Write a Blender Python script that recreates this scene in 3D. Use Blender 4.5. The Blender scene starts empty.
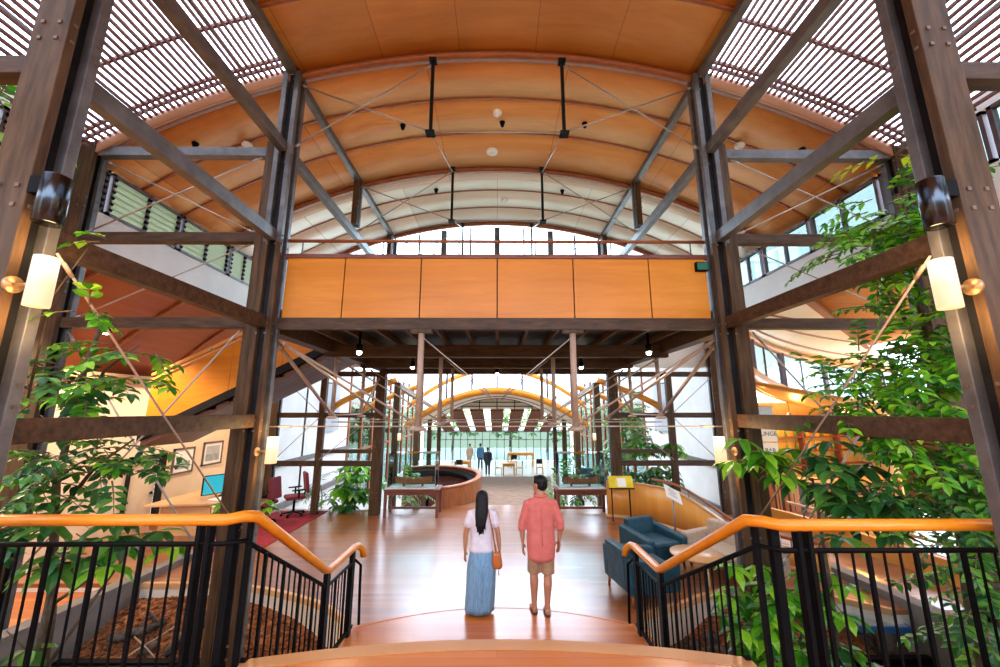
import bpy, bmesh, math, random
from mathutils import Vector, Matrix, Euler
random.seed(7)
PI = math.pi
C = bpy.context.scene.collection
scene = bpy.context.scene

# ------------------------------------------------------------------ mesh builder
class MB:
    def __init__(self):
        self.v = []; self.f = []
    def add(self, vs, fs):
        b = len(self.v)
        self.v += [Vector(p) for p in vs]
        self.f += [tuple(b + i for i in q) for q in fs]
        return self
    def box(self, x0, x1, y0, y1, z0, z1):
        return self.add([(x0,y0,z0),(x1,y0,z0),(x1,y1,z0),(x0,y1,z0),(x0,y0,z1),(x1,y0,z1),(x1,y1,z1),(x0,y1,z1)],
                        [(0,3,2,1),(4,5,6,7),(0,1,5,4),(1,2,6,5),(2,3,7,6),(3,0,4,7)])
    def cbox(self, c, s, rot=(0,0,0)):
        M = Euler(rot).to_matrix(); c = Vector(c); h = [q/2 for q in s]
        vs = [c + M @ Vector((sx*h[0], sy*h[1], sz*h[2])) for sz in (-1,1) for sx, sy in ((-1,-1),(1,-1),(1,1),(-1,1))]
        return self.add(vs, [(0,3,2,1),(4,5,6,7),(0,1,5,4),(1,2,6,5),(2,3,7,6),(3,0,4,7)])
    def bar(self, p, q, w, h, up=(0,0,1)):
        """rectangular bar from p to q; w across, h along up"""
        p, q = Vector(p), Vector(q); d = (q-p).normalized(); u = Vector(up)
        if abs(d.dot(u)) > .98: u = Vector((0,1,0))
        s = d.cross(u).normalized(); u = s.cross(d).normalized()
        vs = [a + s*sx*w/2 + u*su*h/2 for a in (p, q) for sx, su in ((-1,-1),(1,-1),(1,1),(-1,1))]
        return self.add(vs, [(0,1,2,3),(7,6,5,4),(0,4,5,1),(1,5,6,2),(2,6,7,3),(3,7,4,0)])
    def tube(self, pts, r, n=8, sz=1.0, caps=True):
        pts = [Vector(p) for p in pts]; m = len(pts)
        rs = r if isinstance(r, (list, tuple)) else [r]*m
        vs = []; fs = []; up = Vector((0,0,1)); prev = None
        for i, p in enumerate(pts):
            d = (pts[min(i+1,m-1)] - pts[max(i-1,0)]).normalized()
            if prev is None:
                u = up if abs(d.dot(up)) < .95 else Vector((0,1,0))
                s = d.cross(u).normalized()
            else:
                s = (prev - d*prev.dot(d)).normalized()
            prev = s; u = s.cross(d).normalized()
            rr = rs[i]
            rx, rz = (rr if isinstance(rr, tuple) else (rr, rr*sz))
            for k in range(n):
                a = 2*PI*k/n
                vs.append(p + s*math.cos(a)*rx + u*math.sin(a)*rz)
        for i in range(m-1):
            for k in range(n):
                a, b = i*n+k, i*n+(k+1)%n
                fs.append((a, b, b+n, a+n))
        if caps:
            fs.append(tuple(range(n))[::-1]); fs.append(tuple(range((m-1)*n, m*n)))
        return self.add(vs, fs)
    def ball(self, c, r, n=10, m=7):
        c = Vector(c); r = (r,r,r) if not isinstance(r, tuple) else r
        vs = [c + Vector((0,0,-r[2]))]; fs = []
        for j in range(1, m):
            t = -PI/2 + PI*j/m
            for k in range(n):
                a = 2*PI*k/n
                vs.append(c + Vector((r[0]*math.cos(t)*math.cos(a), r[1]*math.cos(t)*math.sin(a), r[2]*math.sin(t))))
        vs.append(c + Vector((0,0,r[2])))
        for k in range(n):
            fs.append((0, 1+(k+1)%n, 1+k)); b = 1+(m-2)*n
            fs.append((b+k, b+(k+1)%n, len(vs)-1))
        for j in range(m-2):
            for k in range(n):
                a = 1+j*n+k; b = 1+j*n+(k+1)%n
                fs.append((a, b, b+n, a+n))
        return self.add(vs, fs)
    def lathe(self, prof, c=(0,0,0), n=20, M=None):
        """prof: (radius, z) list; closed at both ends when the radius is 0"""
        c = Vector(c); vs = []; fs = []
        for (r, z) in prof:
            for k in range(n):
                a = 2*PI*k/n; q = Vector((r*math.cos(a), r*math.sin(a), z))
                vs.append(c + (M @ q if M else q))
        for i in range(len(prof)-1):
            for k in range(n):
                a, b = i*n+k, i*n+(k+1)%n
                fs.append((a, b, b+n, a+n))
        fs.append(tuple(range(n))[::-1]); fs.append(tuple(range((len(prof)-1)*n, len(prof)*n)))
        return self.add(vs, fs)
    def prism(self, poly, z0, z1):
        n = len(poly)
        vs = [(x,y,z0) for x,y in poly] + [(x,y,z1) for x,y in poly]
        fs = [tuple(range(n))[::-1], tuple(range(n,2*n))] + [(i,(i+1)%n,(i+1)%n+n,i+n) for i in range(n)]
        return self.add(vs, fs)
    def wall(self, path, z0, z1, t):
        """upright ribbon of thickness t along an xy path; z0/z1 numbers or lists"""
        n = len(path); P = [Vector((x,y,0)) for x,y in path]
        Z0 = z0 if isinstance(z0,(list,tuple)) else [z0]*n
        Z1 = z1 if isinstance(z1,(list,tuple)) else [z1]*n
        vs = []
        for i, p in enumerate(P):
            d = (P[min(i+1,n-1)]-P[max(i-1,0)]).normalized(); s = Vector((-d.y, d.x, 0))*t/2
            vs += [(p.x+s.x,p.y+s.y,Z0[i]),(p.x-s.x,p.y-s.y,Z0[i]),(p.x-s.x,p.y-s.y,Z1[i]),(p.x+s.x,p.y+s.y,Z1[i])]
        fs = [(0,1,2,3),(4*n-1,4*n-2,4*n-3,4*n-4)]
        for i in range(n-1):
            a = 4*i
            for k in range(4):
                b = (k+1)%4
                fs.append((a+k, a+4+k, a+4+b, a+b))
        return self.add(vs, fs)
    def sheet(self, rows, t, d=(0,0,1)):
        """grid of points thickened by t along d"""
        n = len(rows[0]); m = len(rows); D = Vector(d)*t
        vs = [Vector(p) for r in rows for p in r]; k = len(vs); vs += [p + D for p in vs]
        fs = []
        for i in range(m-1):
            for j in range(n-1):
                a = i*n+j
                fs.append((a, a+1, a+n+1, a+n)); fs.append((k+a, k+a+n, k+a+n+1, k+a+1))
        for j in range(n-1):
            fs.append((j, k+j, k+j+1, j+1)); b = (m-1)*n+j; fs.append((b, b+1, k+b+1, k+b))
        for i in range(m-1):
            a = i*n; fs.append((a, a+n, k+a+n, k+a)); a = i*n+n-1; fs.append((a, k+a, k+a+n, a+n))
        return self.add(vs, fs)
    def build(self, name, mat, parent=None, smooth=False, bevel=0, local=True):
        me = bpy.data.meshes.new(name)
        off = Vector((0,0,0))
        if parent is not None and local:
            p = parent
            while p is not None:
                off = off + p.location; p = p.parent
        me.from_pydata([tuple(v-off) for v in self.v], [], self.f)
        bm = bmesh.new(); bm.from_mesh(me)
        bmesh.ops.recalc_face_normals(bm, faces=bm.faces); bm.to_mesh(me); bm.free()
        o = bpy.data.objects.new(name, me); C.objects.link(o)
        if mat: me.materials.append(mat)
        if parent is not None: o.parent = parent
        if smooth:
            for p in me.polygons: p.use_smooth = True
        if bevel:
            b = o.modifiers.new('edge', 'BEVEL'); b.width = bevel; b.segments = 2; b.limit_method = 'ANGLE'; b.angle_limit = .6
        return o

def tag(o, label=None, cat=None, group=None, kind=None):
    if label: o['label'] = label
    if cat: o['category'] = cat
    if group: o['group'] = group
    if kind: o['kind'] = kind
    return o
def thing(name, label, cat, loc=(0,0,0), group=None, kind=None):
    o = bpy.data.objects.new(name, None); C.objects.link(o); o.location = loc
    o.empty_display_size = .05
    return tag(o, label, cat, group, kind)
def kids(o): return [c for c in bpy.data.objects if c.parent == o]
def copy_tree(o, parent=None):
    c = o.copy(); C.objects.link(c)
    if parent is not None: c.parent = parent
    for ch in kids(o): copy_tree(ch, c)
    return c
def struct(mb, name, mat, label, cat, smooth=False, bevel=0):
    return tag(mb.build(name, mat, None, smooth, bevel), label, cat, None, 'structure')

# ------------------------------------------------------------------ materials
def new_mat(name):
    m = bpy.data.materials.new(name); m.use_nodes = True
    nt = m.node_tree; b = nt.nodes['Principled BSDF']
    return m, nt, b
def N(nt, t, **kw):
    n = nt.nodes.new(t)
    for k, v in kw.items():
        if k in n.inputs: n.inputs[k].default_value = v
        else: setattr(n, k, v)
    return n
def coords(nt, scale=(1,1,1), rot=(0,0,0), kind='Object'):
    tc = nt.nodes.new('ShaderNodeTexCoord'); mp = nt.nodes.new('ShaderNodeMapping')
    mp.inputs['Scale'].default_value = scale; mp.inputs['Rotation'].default_value = rot
    nt.links.new(tc.outputs[kind], mp.inputs['Vector']); return mp.outputs['Vector']
def ramp(nt, fac, stops):
    r = nt.nodes.new('ShaderNodeValToRGB'); e = r.color_ramp.elements
    while len(e) > 1: e.remove(e[-1])
    e[0].position = stops[0][0]; e[0].color = (*stops[0][1], 1)
    for p, c in stops[1:]:
        k = e.new(p); k.color = (*c, 1)
    nt.links.new(fac, r.inputs['Fac']); return r.outputs['Color']
def plain(name, col, rough=.5, metal=0, var=.12, scale=6, spec=.5, bump=0, stretch=(1,1,1), coat=0):
    m, nt, b = new_mat(name)
    v = coords(nt, tuple(scale*s for s in stretch))
    n = N(nt, 'ShaderNodeTexNoise', Scale=1.0, Detail=4.0, Roughness=.6); nt.links.new(v, n.inputs['Vector'])
    lo = tuple(max(0, c*(1-var*1.6)) for c in col); hi = tuple(min(1, c*(1+var*1.3)) for c in col)
    nt.links.new(ramp(nt, n.outputs['Fac'], [(.3, lo), (.7, hi)]), b.inputs['Base Color'])
    b.inputs['Roughness'].default_value = rough; b.inputs['Metallic'].default_value = metal
    b.inputs['Specular IOR Level'].default_value = spec
    if coat: b.inputs['Coat Weight'].default_value = coat; b.inputs['Coat Roughness'].default_value = .1
    if bump:
        bp = N(nt, 'ShaderNodeBump', Strength=bump, Distance=.02); nt.links.new(n.outputs['Fac'], bp.inputs['Height'])
        nt.links.new(bp.outputs['Normal'], b.inputs['Normal'])
    return m
def emit(name, col, s):
    m, nt, b = new_mat(name)
    b.inputs['Base Color'].default_value = (*col, 1); b.inputs['Emission Color'].default_value = (*col, 1)
    b.inputs['Emission Strength'].default_value = s
    return m
def glass(name, tint=(.92,.97,.96), refl=.12):
    m, nt, b = new_mat(name); nt.nodes.remove(b)
    t = N(nt, 'ShaderNodeBsdfTransparent'); t.inputs['Color'].default_value = (*tint, 1)
    g = N(nt, 'ShaderNodeBsdfGlossy', Roughness=.02)
    fr = N(nt, 'ShaderNodeFresnel', IOR=1.45)
    mx = N(nt, 'ShaderNodeMixShader'); o = nt.nodes['Material Output']
    mt = N(nt, 'ShaderNodeMath', operation='MULTIPLY'); mt.inputs[1].default_value = refl*6
    nt.links.new(fr.outputs[0], mt.inputs[0]); nt.links.new(mt.outputs[0], mx.inputs[0])
    nt.links.new(t.outputs[0], mx.inputs[1]); nt.links.new(g.outputs[0], mx.inputs[2]); nt.links.new(mx.outputs[0], o.inputs['Surface'])
    return m
def ply(name, a, b_, c, rough=.35, along='x', spec=.4, sheet=None):
    m, nt, b = new_mat(name)
    st = {'x': (.5, 5, 5), 'y': (5, .5, 5), 'z': (4, 4, .5)}[along]
    v = coords(nt, st)
    n = N(nt, 'ShaderNodeTexNoise', Scale=1.2, Detail=6.0, Roughness=.65, Distortion=.6); nt.links.new(v, n.inputs['Vector'])
    v2 = coords(nt, (.35, .35, .35))
    n2 = N(nt, 'ShaderNodeTexNoise', Scale=1.5, Detail=2.0); nt.links.new(v2, n2.inputs['Vector'])
    mx = N(nt, 'ShaderNodeMath', operation='ADD'); mm = N(nt, 'ShaderNodeMath', operation='MULTIPLY'); mm.inputs[1].default_value = .5
    nt.links.new(n.outputs['Fac'], mx.inputs[0]); nt.links.new(n2.outputs['Fac'], mx.inputs[1]); nt.links.new(mx.outputs[0], mm.inputs[0])
    colr = ramp(nt, mm.outputs[0], [(.34, a), (.5, b_), (.66, c)])
    if sheet:
        br = N(nt, 'ShaderNodeTexBrick', Scale=1.0); br.offset = .5; br.inputs['Brick Width'].default_value = sheet[0]; br.inputs['Row Height'].default_value = sheet[1]
        br.inputs['Mortar Size'].default_value = .008; br.inputs['Color1'].default_value = (.86,.84,.80,1); br.inputs['Color2'].default_value = (1.06,1.06,1.06,1); br.inputs['Mortar'].default_value = (.62,.52,.45,1)
        nt.links.new(coords(nt), br.inputs['Vector']); mu = N(nt, 'ShaderNodeMixRGB', blend_type='MULTIPLY'); mu.inputs['Fac'].default_value = 1
        nt.links.new(colr, mu.inputs['Color1']); nt.links.new(br.outputs['Color'], mu.inputs['Color2']); colr = mu.outputs[0]
    nt.links.new(colr, b.inputs['Base Color'])
    b.inputs['Roughness'].default_value = rough; b.inputs['Specular IOR Level'].default_value = spec
    return m
def boards(name, cols, w=.09, length=2.2, rough=.13, rot=0, gap=.012, spec=.5, mortar=(.05,.02,.01), off=.37, coat=0):
    m, nt, b = new_mat(name)
    v = coords(nt, (1,1,1), (0,0,rot))
    br = N(nt, 'ShaderNodeTexBrick', Scale=1.0); br.offset = off; br.offset_frequency = 2
    br.inputs['Brick Width'].default_value = length; br.inputs['Row Height'].default_value = w
    br.inputs['Mortar Size'].default_value = gap*w*2; br.inputs['Color1'].default_value = (0,0,0,1); br.inputs['Color2'].default_value = (1,1,1,1)
    br.inputs['Mortar'].default_value = (.5,.5,.5,1); br.inputs['Bias'].default_value = 0
    nt.links.new(v, br.inputs['Vector'])
    v2 = coords(nt, (1.2, 26, 1.2), (0,0,rot))
    n = N(nt, 'ShaderNodeTexNoise', Scale=1.0, Detail=5.0); nt.links.new(v2, n.inputs['Vector'])
    a = N(nt, 'ShaderNodeMath', operation='MULTIPLY_ADD'); a.inputs[1].default_value = .55
    mm = N(nt, 'ShaderNodeMath', operation='MULTIPLY'); mm.inputs[1].default_value = .45
    nt.links.new(n.outputs['Fac'], mm.inputs[0]); nt.links.new(br.outputs['Color'], a.inputs[0]); nt.links.new(mm.outputs[0], a.inputs[2])
    col = ramp(nt, a.outputs[0], list(zip((.1,.4,.65,.9), cols)))
    mix = N(nt, 'ShaderNodeMixRGB'); nt.links.new(br.outputs['Fac'], mix.inputs['Fac'])
    nt.links.new(col, mix.inputs['Color1']); mix.inputs['Color2'].default_value = (*mortar, 1)
    nt.links.new(mix.outputs[0], b.inputs['Base Color'])
    b.inputs['Roughness'].default_value = rough; b.inputs['Specular IOR Level'].default_value = spec
    if coat: b.inputs['Coat Weight'].default_value = coat; b.inputs['Coat Roughness'].default_value = .22; b.inputs['Coat IOR'].default_value = 1.55
    return m
def leafy(name, dark, mid, light, tr=.35):
    m, nt, b = new_mat(name)
    g = N(nt, 'ShaderNodeNewGeometry')
    col = ramp(nt, g.outputs['Random Per Island'], [(0, dark), (.5, mid), (.95, light)])
    nt.links.new(col, b.inputs['Base Color']); b.inputs['Roughness'].default_value = .35
    t = N(nt, 'ShaderNodeBsdfTranslucent'); nt.links.new(col, t.inputs['Color'])
    mx = N(nt, 'ShaderNodeMixShader'); mx.inputs[0].default_value = tr; o = nt.nodes['Material Output']
    nt.links.new(b.outputs[0], mx.inputs[1]); nt.links.new(t.outputs[0], mx.inputs[2]); nt.links.new(mx.outputs[0], o.inputs['Surface'])
    return m

M = {}
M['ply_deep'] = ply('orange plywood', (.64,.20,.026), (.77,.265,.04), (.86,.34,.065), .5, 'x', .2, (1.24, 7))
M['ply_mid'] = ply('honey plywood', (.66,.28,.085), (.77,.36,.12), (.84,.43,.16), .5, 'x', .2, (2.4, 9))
M['ply_pale'] = ply('pale window-light-toned plywood', (.93,.82,.64), (.96,.89,.76), (.97,.93,.84), .45, 'x', .3, (2.4, 9))  # window light on the back vault is put into this pale colour
M['ply_panel'] = ply('bright orange panel', (.44,.140,.007), (.56,.19,.012), (.68,.26,.03), .35, 'x', .25)
M['ply_wall'] = ply('amber ply', (.60,.24,.035), (.70,.31,.055), (.76,.38,.09), .35, 'z', .4)
M['ply_red'] = ply('red brown ply', (.22,.05,.012), (.30,.075,.02), (.36,.10,.03), .45, 'y', .3)
M['rib'] = plain('red timber rib', (.28,.075,.02), .45, 0, .2, 5, .4, 0, (1,6,6))
M['post'] = plain('dark brown timber', (.078,.043,.022), .5, 0, .3, 3, .12, .1, (6,6,.7))
M['post_x'] = plain('dark brown timber beam', (.068,.038,.022), .5, 0, .3, 3, .15, .1, (1,6,6))
M['steel'] = plain('grey brown steel', (.12,.115,.115), .38, .3, .22, 5, .4)
M['steel_dark'] = plain('charcoal steel', (.012,.012,.014), .5, .0, .25, 6, .1)
M['rod'] = plain('pale timber rod', (.36,.25,.18), .45, 0, .15, 4)
M['wire'] = plain('pale steel rod', (.38,.33,.29), .4, .3, .1, 4)
M['black'] = plain('black paint', (.004,.004,.0045), .5, 0, .2, 8, .06)
M['bolt'] = plain('brown bolt', (.13,.085,.06), .45, .2, .2, 20)
M['handrail'] = ply('varnished handrail', (.58,.17,.006), (.68,.225,.010), (.75,.29,.02), .3, 'x', .4)
M['white'] = plain('white plaster', (.78,.76,.72), .7, 0, .04, 2)
M['cream'] = plain('cream plaster', (.76,.60,.42), .7, 0, .05, 2)
M['fascia'] = plain('cream fascia', (.66,.60,.52), .6, 0, .06, 3)
M['kerb'] = plain('grey concrete', (.17,.15,.14), .6, 0, .15, 5)
M['frame'] = plain('plum window frame', (.10,.06,.075), .45, 0, .15, 6)
M['frame_grey'] = plain('grey window frame', (.20,.22,.25), .4, .3, .1, 6)
M['glass'] = glass('clear glass')
M['tinted'] = glass('sky-dimming tinted glass', (.40,.46,.43), .1)  # tint darkened to hold down the bright sky behind the panes
M['case_glass'] = glass('display glass', (.90,.975,.965), .2)
M['louvre'], nt_, b_ = new_mat('frosted louvre glass')
tr_ = N(nt_, 'ShaderNodeBsdfTranslucent'); tr_.inputs['Color'].default_value = (.36,.37,.27,1); mx_ = N(nt_, 'ShaderNodeMixShader'); mx_.inputs[0].default_value = .7
b_.inputs['Base Color'].default_value = (.35,.40,.32,1); b_.inputs['Roughness'].default_value = .25
nt_.links.new(b_.outputs[0], mx_.inputs[1]); nt_.links.new(tr_.outputs[0], mx_.inputs[2]); nt_.links.new(mx_.outputs[0], nt_.nodes['Material Output'].inputs['Surface'])
M['polycarb'] = glass('skylight sheet', (.95,.95,.98), .1)
M['floor'] = boards('polished timber boards', ((.19,.055,.016),(.25,.078,.022),(.31,.105,.03),(.38,.15,.05)), .085, 2.4, .3, 0, .006, .5, (.13,.04,.016), coat=.8)
M['tread'] = boards('step boards', ((.38,.10,.02),(.48,.14,.028),(.54,.18,.04),(.60,.23,.06)), .085, 2.6, .25, 0, .006, .5, (.2,.06,.015), coat=.25)
M['nosing'] = ply('light nosing timber', (.40,.175,.06), (.47,.22,.08), (.52,.27,.10), .35, 'x', .3)
M['brick'] = boards('brown brick paving', ((.17,.10,.062),(.23,.14,.09),(.29,.185,.12),(.34,.23,.155)), .11, .22, .75, .4, .06, .1, (.20,.16,.13), .5)
M['stone'] = plain('pale polished stone', (.66,.62,.57), .15, 0, .05, 1.5)
M['carpet'] = plain('red carpet', (.26,.028,.035), .95, 0, .2, 30, .1, .2)
M['mulch'] = plain('bark mulch', (.22,.085,.035), .95, 0, .75, 16, .1, .9)
M['soil'] = plain('dark soil', (.035,.028,.022), .95, 0, .5, 9, .1, .6)
M['chip'] = plain('bark chip', (.26,.10,.045), .9, 0, .45, 9, .1)
M['log'] = plain('weathered log', (.10,.075,.06), .9, 0, .5, 9, .1, .8)
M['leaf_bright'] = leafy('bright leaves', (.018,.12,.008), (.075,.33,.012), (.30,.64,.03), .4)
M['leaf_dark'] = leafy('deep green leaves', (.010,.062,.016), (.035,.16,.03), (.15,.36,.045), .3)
M['leaf_yellow'] = leafy('young yellow leaves', (.30,.42,.01), (.50,.60,.02), (.65,.66,.03), .4)
M['leaf_out'] = leafy('garden leaves', (.05,.15,.03), (.14,.30,.06), (.32,.48,.14), .4)
M['bark'] = plain('bark', (.10,.07,.045), .85, 0, .35, 9, .2, .4)
M['twig'] = plain('green brown twig', (.16,.11,.05), .7, 0, .3, 9)
M['chrome'] = plain('dark chrome', (.05,.055,.065), .2, 1, .05, 3)
M['brass'] = plain('brass', (.40,.24,.11), .4, .7, .1, 5)
M['navy'] = plain('navy leather', (.014,.060,.092), .5, 0, .25, 7, .25, .08)
M['beige'] = plain('beige upholstery', (.48,.38,.29), .85, 0, .1, 20)
M['far_board'] = plain('orange brown ceiling board', (.17,.045,.009), .6, 0, .2, 4, .1)
M['dark_wall'] = plain('dark brown timber wall', (.07,.04,.022), .6, 0, .3, 3)
M['tan_wood'] = ply('tan wood', (.52,.28,.12), (.60,.34,.16), (.66,.40,.20), .35, 'x')
M['red_wood'] = plain('mahogany', (.16,.045,.025), .3, 0, .3, 4, .5, 0, (1,6,6))
M['slat_wood'] = plain('bar slat timber', (.40,.14,.05), .4, 0, .25, 5, .5, 0, (6,6,.6))
M['edge_wood'] = ply('pinkish edge timber', (.40,.19,.11), (.47,.24,.145), (.52,.28,.18), .5, 'x', .2)
M['skylight_slat'] = plain('red skylight batten', (.20,.085,.065), .5, 0, .2, 4, .4, 0, (6,.6,6))
M['lamp_glow'] = emit('lamp diffuser', (1,.74,.40), 1.0)
nt_ = M['lamp_glow'].node_tree; b_ = nt_.nodes['Principled BSDF']; sp_ = nt_.nodes.new('ShaderNodeSeparateXYZ')
nt_.links.new(coords(nt_, kind='Generated'), sp_.inputs[0]); nt_.links.new(ramp(nt_, sp_.outputs['Z'], [(.0,(1.0,.66,.34)),(.45,(1.0,.78,.46)),(.75,(1.0,.96,.86)),(1,(1.0,.93,.8))]), b_.inputs['Emission Color']); b_.inputs['Emission Strength'].default_value = 1.0; b_.inputs['Base Color'].default_value = (.25,.2,.14,1)
M['bulb'] = emit('bulb glow', (1,.88,.68), 30)
M['screen'] = emit('teal screen', (.02,.40,.52), .6)
M['exit_green'] = emit('exit panel', (.01,.10,.06), .3)
M['exit_white'] = emit('exit letters', (.5,.8,.7), .8)
M['burgundy'] = plain('burgundy fabric', (.20,.018,.03), .8, 0, .2, 20)
M['yellow'] = plain('yellow panel', (.72,.56,.015), .5, 0, .1, 4)
M['paper'] = plain('white paper', (.80,.80,.78), .6, 0, .03, 5)
M['ink'] = plain('dark ink', (.05,.05,.05), .6)
M['blue'] = plain('blue paint', (.02,.10,.26), .4, 0, .15, 5)
M['slate'] = plain('grey slab', (.30,.34,.36), .5, 0, .15, 8)
M['soffit'] = boards('brown soffit boards', ((.085,.035,.024),(.11,.048,.033),(.13,.06,.042),(.15,.075,.052)), .14, 3.0, .5, 0, .05, .3)
M['shingle'] = boards('shingled timber', ((.30,.08,.02),(.42,.13,.035),(.50,.18,.05),(.58,.24,.07)), .07, .16, .4, 0, .08, .3)
M['concrete_grey'] = plain('grey blind', (.42,.44,.46), .7, 0, .08, 3)
EXPOSURE = 0.0; SKY = 8
# ------------------------------------------------------------------ camera, sky
cam = bpy.data.cameras.new('camera'); co = bpy.data.objects.new('camera', cam); C.objects.link(co)
co.location = (0, 0, 2.72); co.rotation_euler = (math.radians(101.1), 0, -.0075)
cam.lens = 14.04; cam.sensor_width = 36; cam.clip_start = .05; cam.clip_end = 400
scene.camera = co
vs = scene.view_settings
scene.display_settings.display_device = 'sRGB'
vs.view_transform = 'Standard'; vs.look = 'None'; vs.gamma = 1; vs.exposure = EXPOSURE; vs.use_curve_mapping = False
w = bpy.data.worlds.new('sky'); scene.world = w; w.use_nodes = True
nt = w.node_tree; bg = nt.nodes['Background']
tc = nt.nodes.new('ShaderNodeTexCoord'); sx = nt.nodes.new('ShaderNodeSeparateXYZ')
nt.links.new(tc.outputs['Generated'], sx.inputs[0])
nt.links.new(ramp(nt, sx.outputs['Z'], [(0, (.40,.46,.42)), (.05, (.88,1.14,1.45)), (.3, (.90,1.12,1.42)), (.6, (.82,.93,1.12)), (1, (.80,.84,.96))]), bg.inputs['Color'])
bg.inputs['Strength'].default_value = SKY
scene.cycles.max_bounces = 8; scene.cycles.diffuse_bounces = 5; scene.cycles.glossy_bounces = 4
scene.cycles.transparent_max_bounces = 16; scene.cycles.caustics_reflective = False; scene.cycles.caustics_refractive = False
scene.cycles.use_denoising = True
scene.cycles.sample_clamp_indirect = 6

D = 'on the desk side'; A = 'on the armchair side'
side = lambda s: D if s < 0 else A
R = 11.3; ZC = 8.5
def vz(x): return ZC - (R - math.sqrt(R*R - x*x))

# ------------------------------------------------------------------ hall vault
def vault(x0, x1, y0, y1, n=28, t=.08, dz=0):
    rows = []
    for y in (y0, y1):
        rows.append([(x0+(x1-x0)*i/n, y, vz(x0+(x1-x0)*i/n)+dz) for i in range(n+1)])
    return MB().sheet(rows, t)
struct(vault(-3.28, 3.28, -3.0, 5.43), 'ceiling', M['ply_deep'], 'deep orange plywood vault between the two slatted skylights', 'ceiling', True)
seams = [5.44, 6.37, 7.3, 8.55, 9.5, 10.4, 11.35]
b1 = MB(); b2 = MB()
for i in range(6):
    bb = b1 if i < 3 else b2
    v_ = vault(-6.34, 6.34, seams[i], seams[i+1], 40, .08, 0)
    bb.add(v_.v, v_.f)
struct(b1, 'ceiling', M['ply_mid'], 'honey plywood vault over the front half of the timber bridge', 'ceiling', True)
struct(b2, 'ceiling', M['ply_pale'], 'pale window-light-toned plywood vault next to the arched back windows', 'ceiling', True)  # paler colour stands in for window light on these panels
def arch_rib(y, w, h, dz, x0=-6.34, x1=6.34, n=40):
    m = MB()
    rows = [[(x0+(x1-x0)*i/n, yy, vz(x0+(x1-x0)*i/n)-h+dz) for i in range(n+1)] for yy in (y-w/2, y+w/2)]
    return m.sheet(rows, h)
rib_names = ['where the skylights end', 'first behind the skylights', 'second behind the skylights', 'between the honey and the pale plywood', 'first within the pale plywood', 'second within the pale plywood', 'over the arched back windows']
for i, y in enumerate(seams):
    big = i in (0, 3, 6)
    m = arch_rib(y, .14 if big else .045, .09 if big else .022, .01)
    struct(m, 'ceiling_rib', M['rib'], 'curved red timber ceiling rib ' + rib_names[i], 'ceiling rib', True)
# nearer ribs of the deep orange part
for y, t_ in ((1.4, 'farther from the bridge'), (4.3, 'nearer the bridge')):
    struct(arch_rib(y, .05, .04, .01, -3.28, 3.28, 20), 'ceiling_rib', M['rib'], 'thin timber seam in the deep orange vault, the one ' + t_, 'ceiling rib', True)
# light timber edge in front of the rib over each skylight
for s in (-1, 1):
    m = MB()
    rows = [[(s*(3.3+3.04*i/14), yy, vz(3.3+3.04*i/14)-.17) for i in range(15)] for yy in (5.30, 5.36)]
    m.sheet(rows, .2)
    struct(m, 'trim_1', M['edge_wood'], 'light timber edge of the slatted skylight ' + side(s), 'trim', True)
# slatted skylights
for s in (-1, 1):
    t = thing('slatted_skylight', 'skylight of narrow red battens under white sheeting ' + side(s), 'skylight', (s*4.8, 1.5, 7.4), None, 'structure')
    m = MB(); n = 36
    for k in range(n):
        x = s*(3.40 + k*.081); z = vz(x)
        m.bar((x, -2.9, z), (x, 5.3, z), .032, .04)
    m.build('slats', M['skylight_slat'], t)
    for y in (-1.5, .6, 2.6, 4.45, 5.12, 5.22):
        m = MB()
        rows = [[(s*(3.36+2.96*i/12), yy, vz(3.36+2.96*i/12)+.03) for i in range(13)] for yy in (y-.018, y+.018)]
        m.sheet(rows, .05); m.build('cross_batten', M['skylight_slat'], t)
    m = MB()
    rows = [[(s*(3.3+3.06*i/12), yy, vz(3.3+3.06*i/12)+.22) for i in range(13)] for yy in (-3.0, 5.3)]
    m.sheet(rows, .01); m.build('roof_sheet', M['polycarb'], t)
    for x in (4.0, 4.8, 5.6):
        m = MB().bar((s*x, -2.9, vz(x)+.16), (s*x, 5.25, vz(x)+.16), .018, .05); m.build('purlin', M['steel'], t)

struct(vault(-6.34, 6.34, -7.0, -3.0, 30), 'ceiling', M['ply_deep'], 'unseen orange plywood vault added over the entrance to cut light from behind', 'ceiling', True)  # unseen vault behind the camera, added to cut light from there
struct(MB().wall([(12.2,1.5),(12.2,8.0),(13.0,11.0),(15.0,15.0)], -.6, [5.2,5.2,3.3,3.0], .15), 'wall_right', M['dark_wall'], 'dark timber side wall beyond the leafy tree', 'wall')
struct(MB().box(-6.6, 6.6, -7.2, -7.0, 1.0, 4.6), 'wall_front', M['cream'], 'unseen cream entrance wall added to cut light from behind the landing', 'wall')  # unseen wall, added to cut frontal light on railings and columns
struct(MB().box(-8.5, 8.5, -7.2, -2.99, .92, 1.0), 'landing_floor', M['tread'], 'timber floor of the entrance hall', 'floor')
for s in (-1, 1):
    struct(MB().box(*sorted((s*8.38, s*8.5)), -7.0, 2.0, 1.0, 5.2), 'wall_left' if s < 0 else 'wall_right', M['cream'], 'unseen cream side wall added to shade the landing ' + side(s), 'wall')  # unseen side walls, added to keep sky light off the landing
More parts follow.
